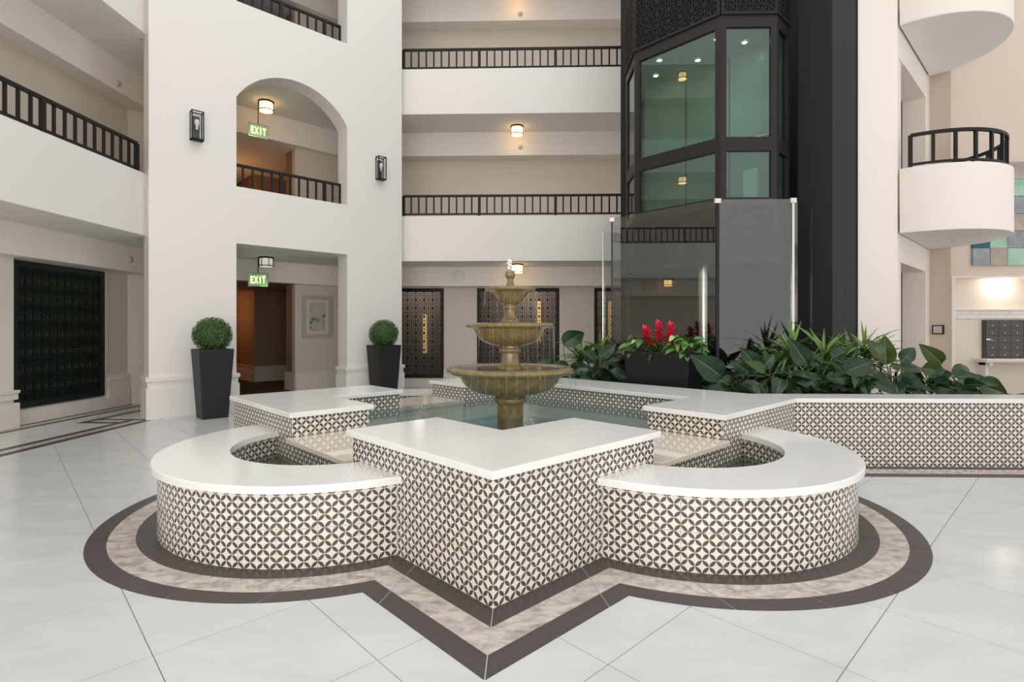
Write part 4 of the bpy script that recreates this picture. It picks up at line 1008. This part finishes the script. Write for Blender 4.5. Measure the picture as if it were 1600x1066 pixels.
philo(1395, 5.4, [((1385, 570), (1382, 524), 0, 1.3, 'phil2'), ((1408, 566), (1432, 540), 0, 1.0, 'phil'), ((1410, 580), (1452, 566), 0, .5, 'phil'), ((1390, 572), (1418, 576), .1, .2, 'phil2'), ((1400, 590), (1452, 610), .15, .7, 'phil'), ((1405, 605), (1425, 616), .15, .3, 'phil2')], 'philodendron with broad upright leaves before the doorway strip', 2, .24)
philo(1455, 5.4, [((1472, 568), (1442, 541), 0, .9, 'phil2'), ((1440, 575), (1487, 582), .05, .9, 'phil2'), ((1445, 598), (1502, 612), .1, .7, 'phil'), ((1478, 578), (1452, 600), .1, .4, 'phil')], 'philodendron with olive leaves left of the mailboxes', 2, .24)
philo(1495, 5.35, [((1486, 585), (1525, 574), 0, 1.1, 'phil2'), ((1490, 590), (1532, 584), .05, .2, 'phil'), ((1488, 598), (1512, 602), .1, .4, 'phil2'), ((1525, 602), (1590, 615), .1, .8, 'phil2'), ((1505, 610), (1545, 618), .12, .2, 'phil'), ((1493, 595), (1514, 604), .1, .7, 'phil'), ((1456, 602), (1504, 612), .15, .8, 'phil')], 'outermost philodendron at right end, leaf tip reaching over the coping', 1, .22)
philo(1310, 5.6, [((1300, 575), (1275, 590), .1, .4, 'phil'), ((1345, 570), (1362, 590), .1, .4, 'phil')], 'darker philodendron deep in the bed behind the coping leaves', 5, .26)
# left group
dracaena(908, 7.0, 517, 'striped dracaena left of the trough, just right of the fountain bowls', 30, 1.05, 5)
dracaena(938, 7.3, 512, 'striped dracaena against the third screen, behind another', 20, .95, 4)
philo(885, 6.9, [((868, 572), (845, 560), .1, .4, 'phil'), ((880, 540), (915, 513), -.1, .8, 'phil'), ((890, 575), (862, 568), .2, .3, 'phil')], 'dark philodendron half behind the big fountain bowl', 6, .28)
philo(935, 6.7, [((930, 566), (908, 546), .05, .6, 'phil'), ((938, 560), (962, 536), 0, -.6, 'phil'), ((942, 568), (968, 560), .1, .3, 'phil'), ((925, 585), (930, 597), .2, .2, 'phil')], 'dark philodendron touching the left end of the black trough', 5, .28)
# plants in the trough
def bromeliad(off_, lean, H, label):
    c = Vector(LT((off_, 0, .92))); t = thing('bromeliad', c, label, 'plant', 'red bromeliads in the black trough')
    top = c + Vector(lean)
    b = MB(); b.tube([c, (c + top) / 2, top], .008, 6); obj('flower_stem', b, M_STEM, t)
    rosette(t, c, [('brom', 9, .26, 5, 50, 0, .03), ('brom', 5, .2, 45, 75, 0, .03)])
    for i in range(26):
        f = i / 25; a = i * 2.4; p = c + (top - c) * (.35 + .62 * f); e = radians(15 + 60 * f)
        put_leaf(t, 'red', p, p + Vector((cos(a) * cos(e), sin(a) * cos(e), sin(e))) * (.145 - .06 * f), 0, 'bract')
bromeliad(-.12, (-.10, -.02, .27), .3, 'red bromeliad leaning left, leftmost in the trough')
bromeliad(-.02, (-.03, 0, .33), .3, 'red bromeliad with tallest bloom, middle one in the trough')
bromeliad(.10, (.0, 0, .31), .3, 'red bromeliad on the right, standing apart in the trough')
def pothos(off_, n, spread, label, var=0):
    c = Vector(LT((off_, 0, .92))); t = thing('pothos', c, label, 'plant', 'leafy trailing plants in the black trough'); b = MB()
    for i in range(n):
        a = random.uniform(0, 6.28); r = random.uniform(.2, 1) * spread
        p = Vector(LT((off_ + r * cos(a), r * sin(a) * .9, .96 + random.uniform(0, .14) + (.03 if r < spread * .6 else -.03)))); d = Vector((cos(a) * R2 + sin(a) * R2, -cos(a) * R2 + sin(a) * R2, random.uniform(-.6, .3)))
        put_leaf(t, 'pothos2' if random.random() < var else 'pothos', p, p + d.normalized() * random.uniform(.08, .13), random.uniform(-.4, .4)); b.tube([c, (c + p) / 2 + Vector((0, 0, .04)), p], .003, 4)
    obj('stalk', b, M_STEM, t)
pothos(.30, 60, .2, 'bushy green trailing plant at the right end of trough'); pothos(.16, 22, .09, 'small cream variegated plant beside the right bromeliad', .85); pothos(-.30, 36, .18, 'low leafy green plant at the left end of trough', .12)
print('TILES', ntile, tcount)
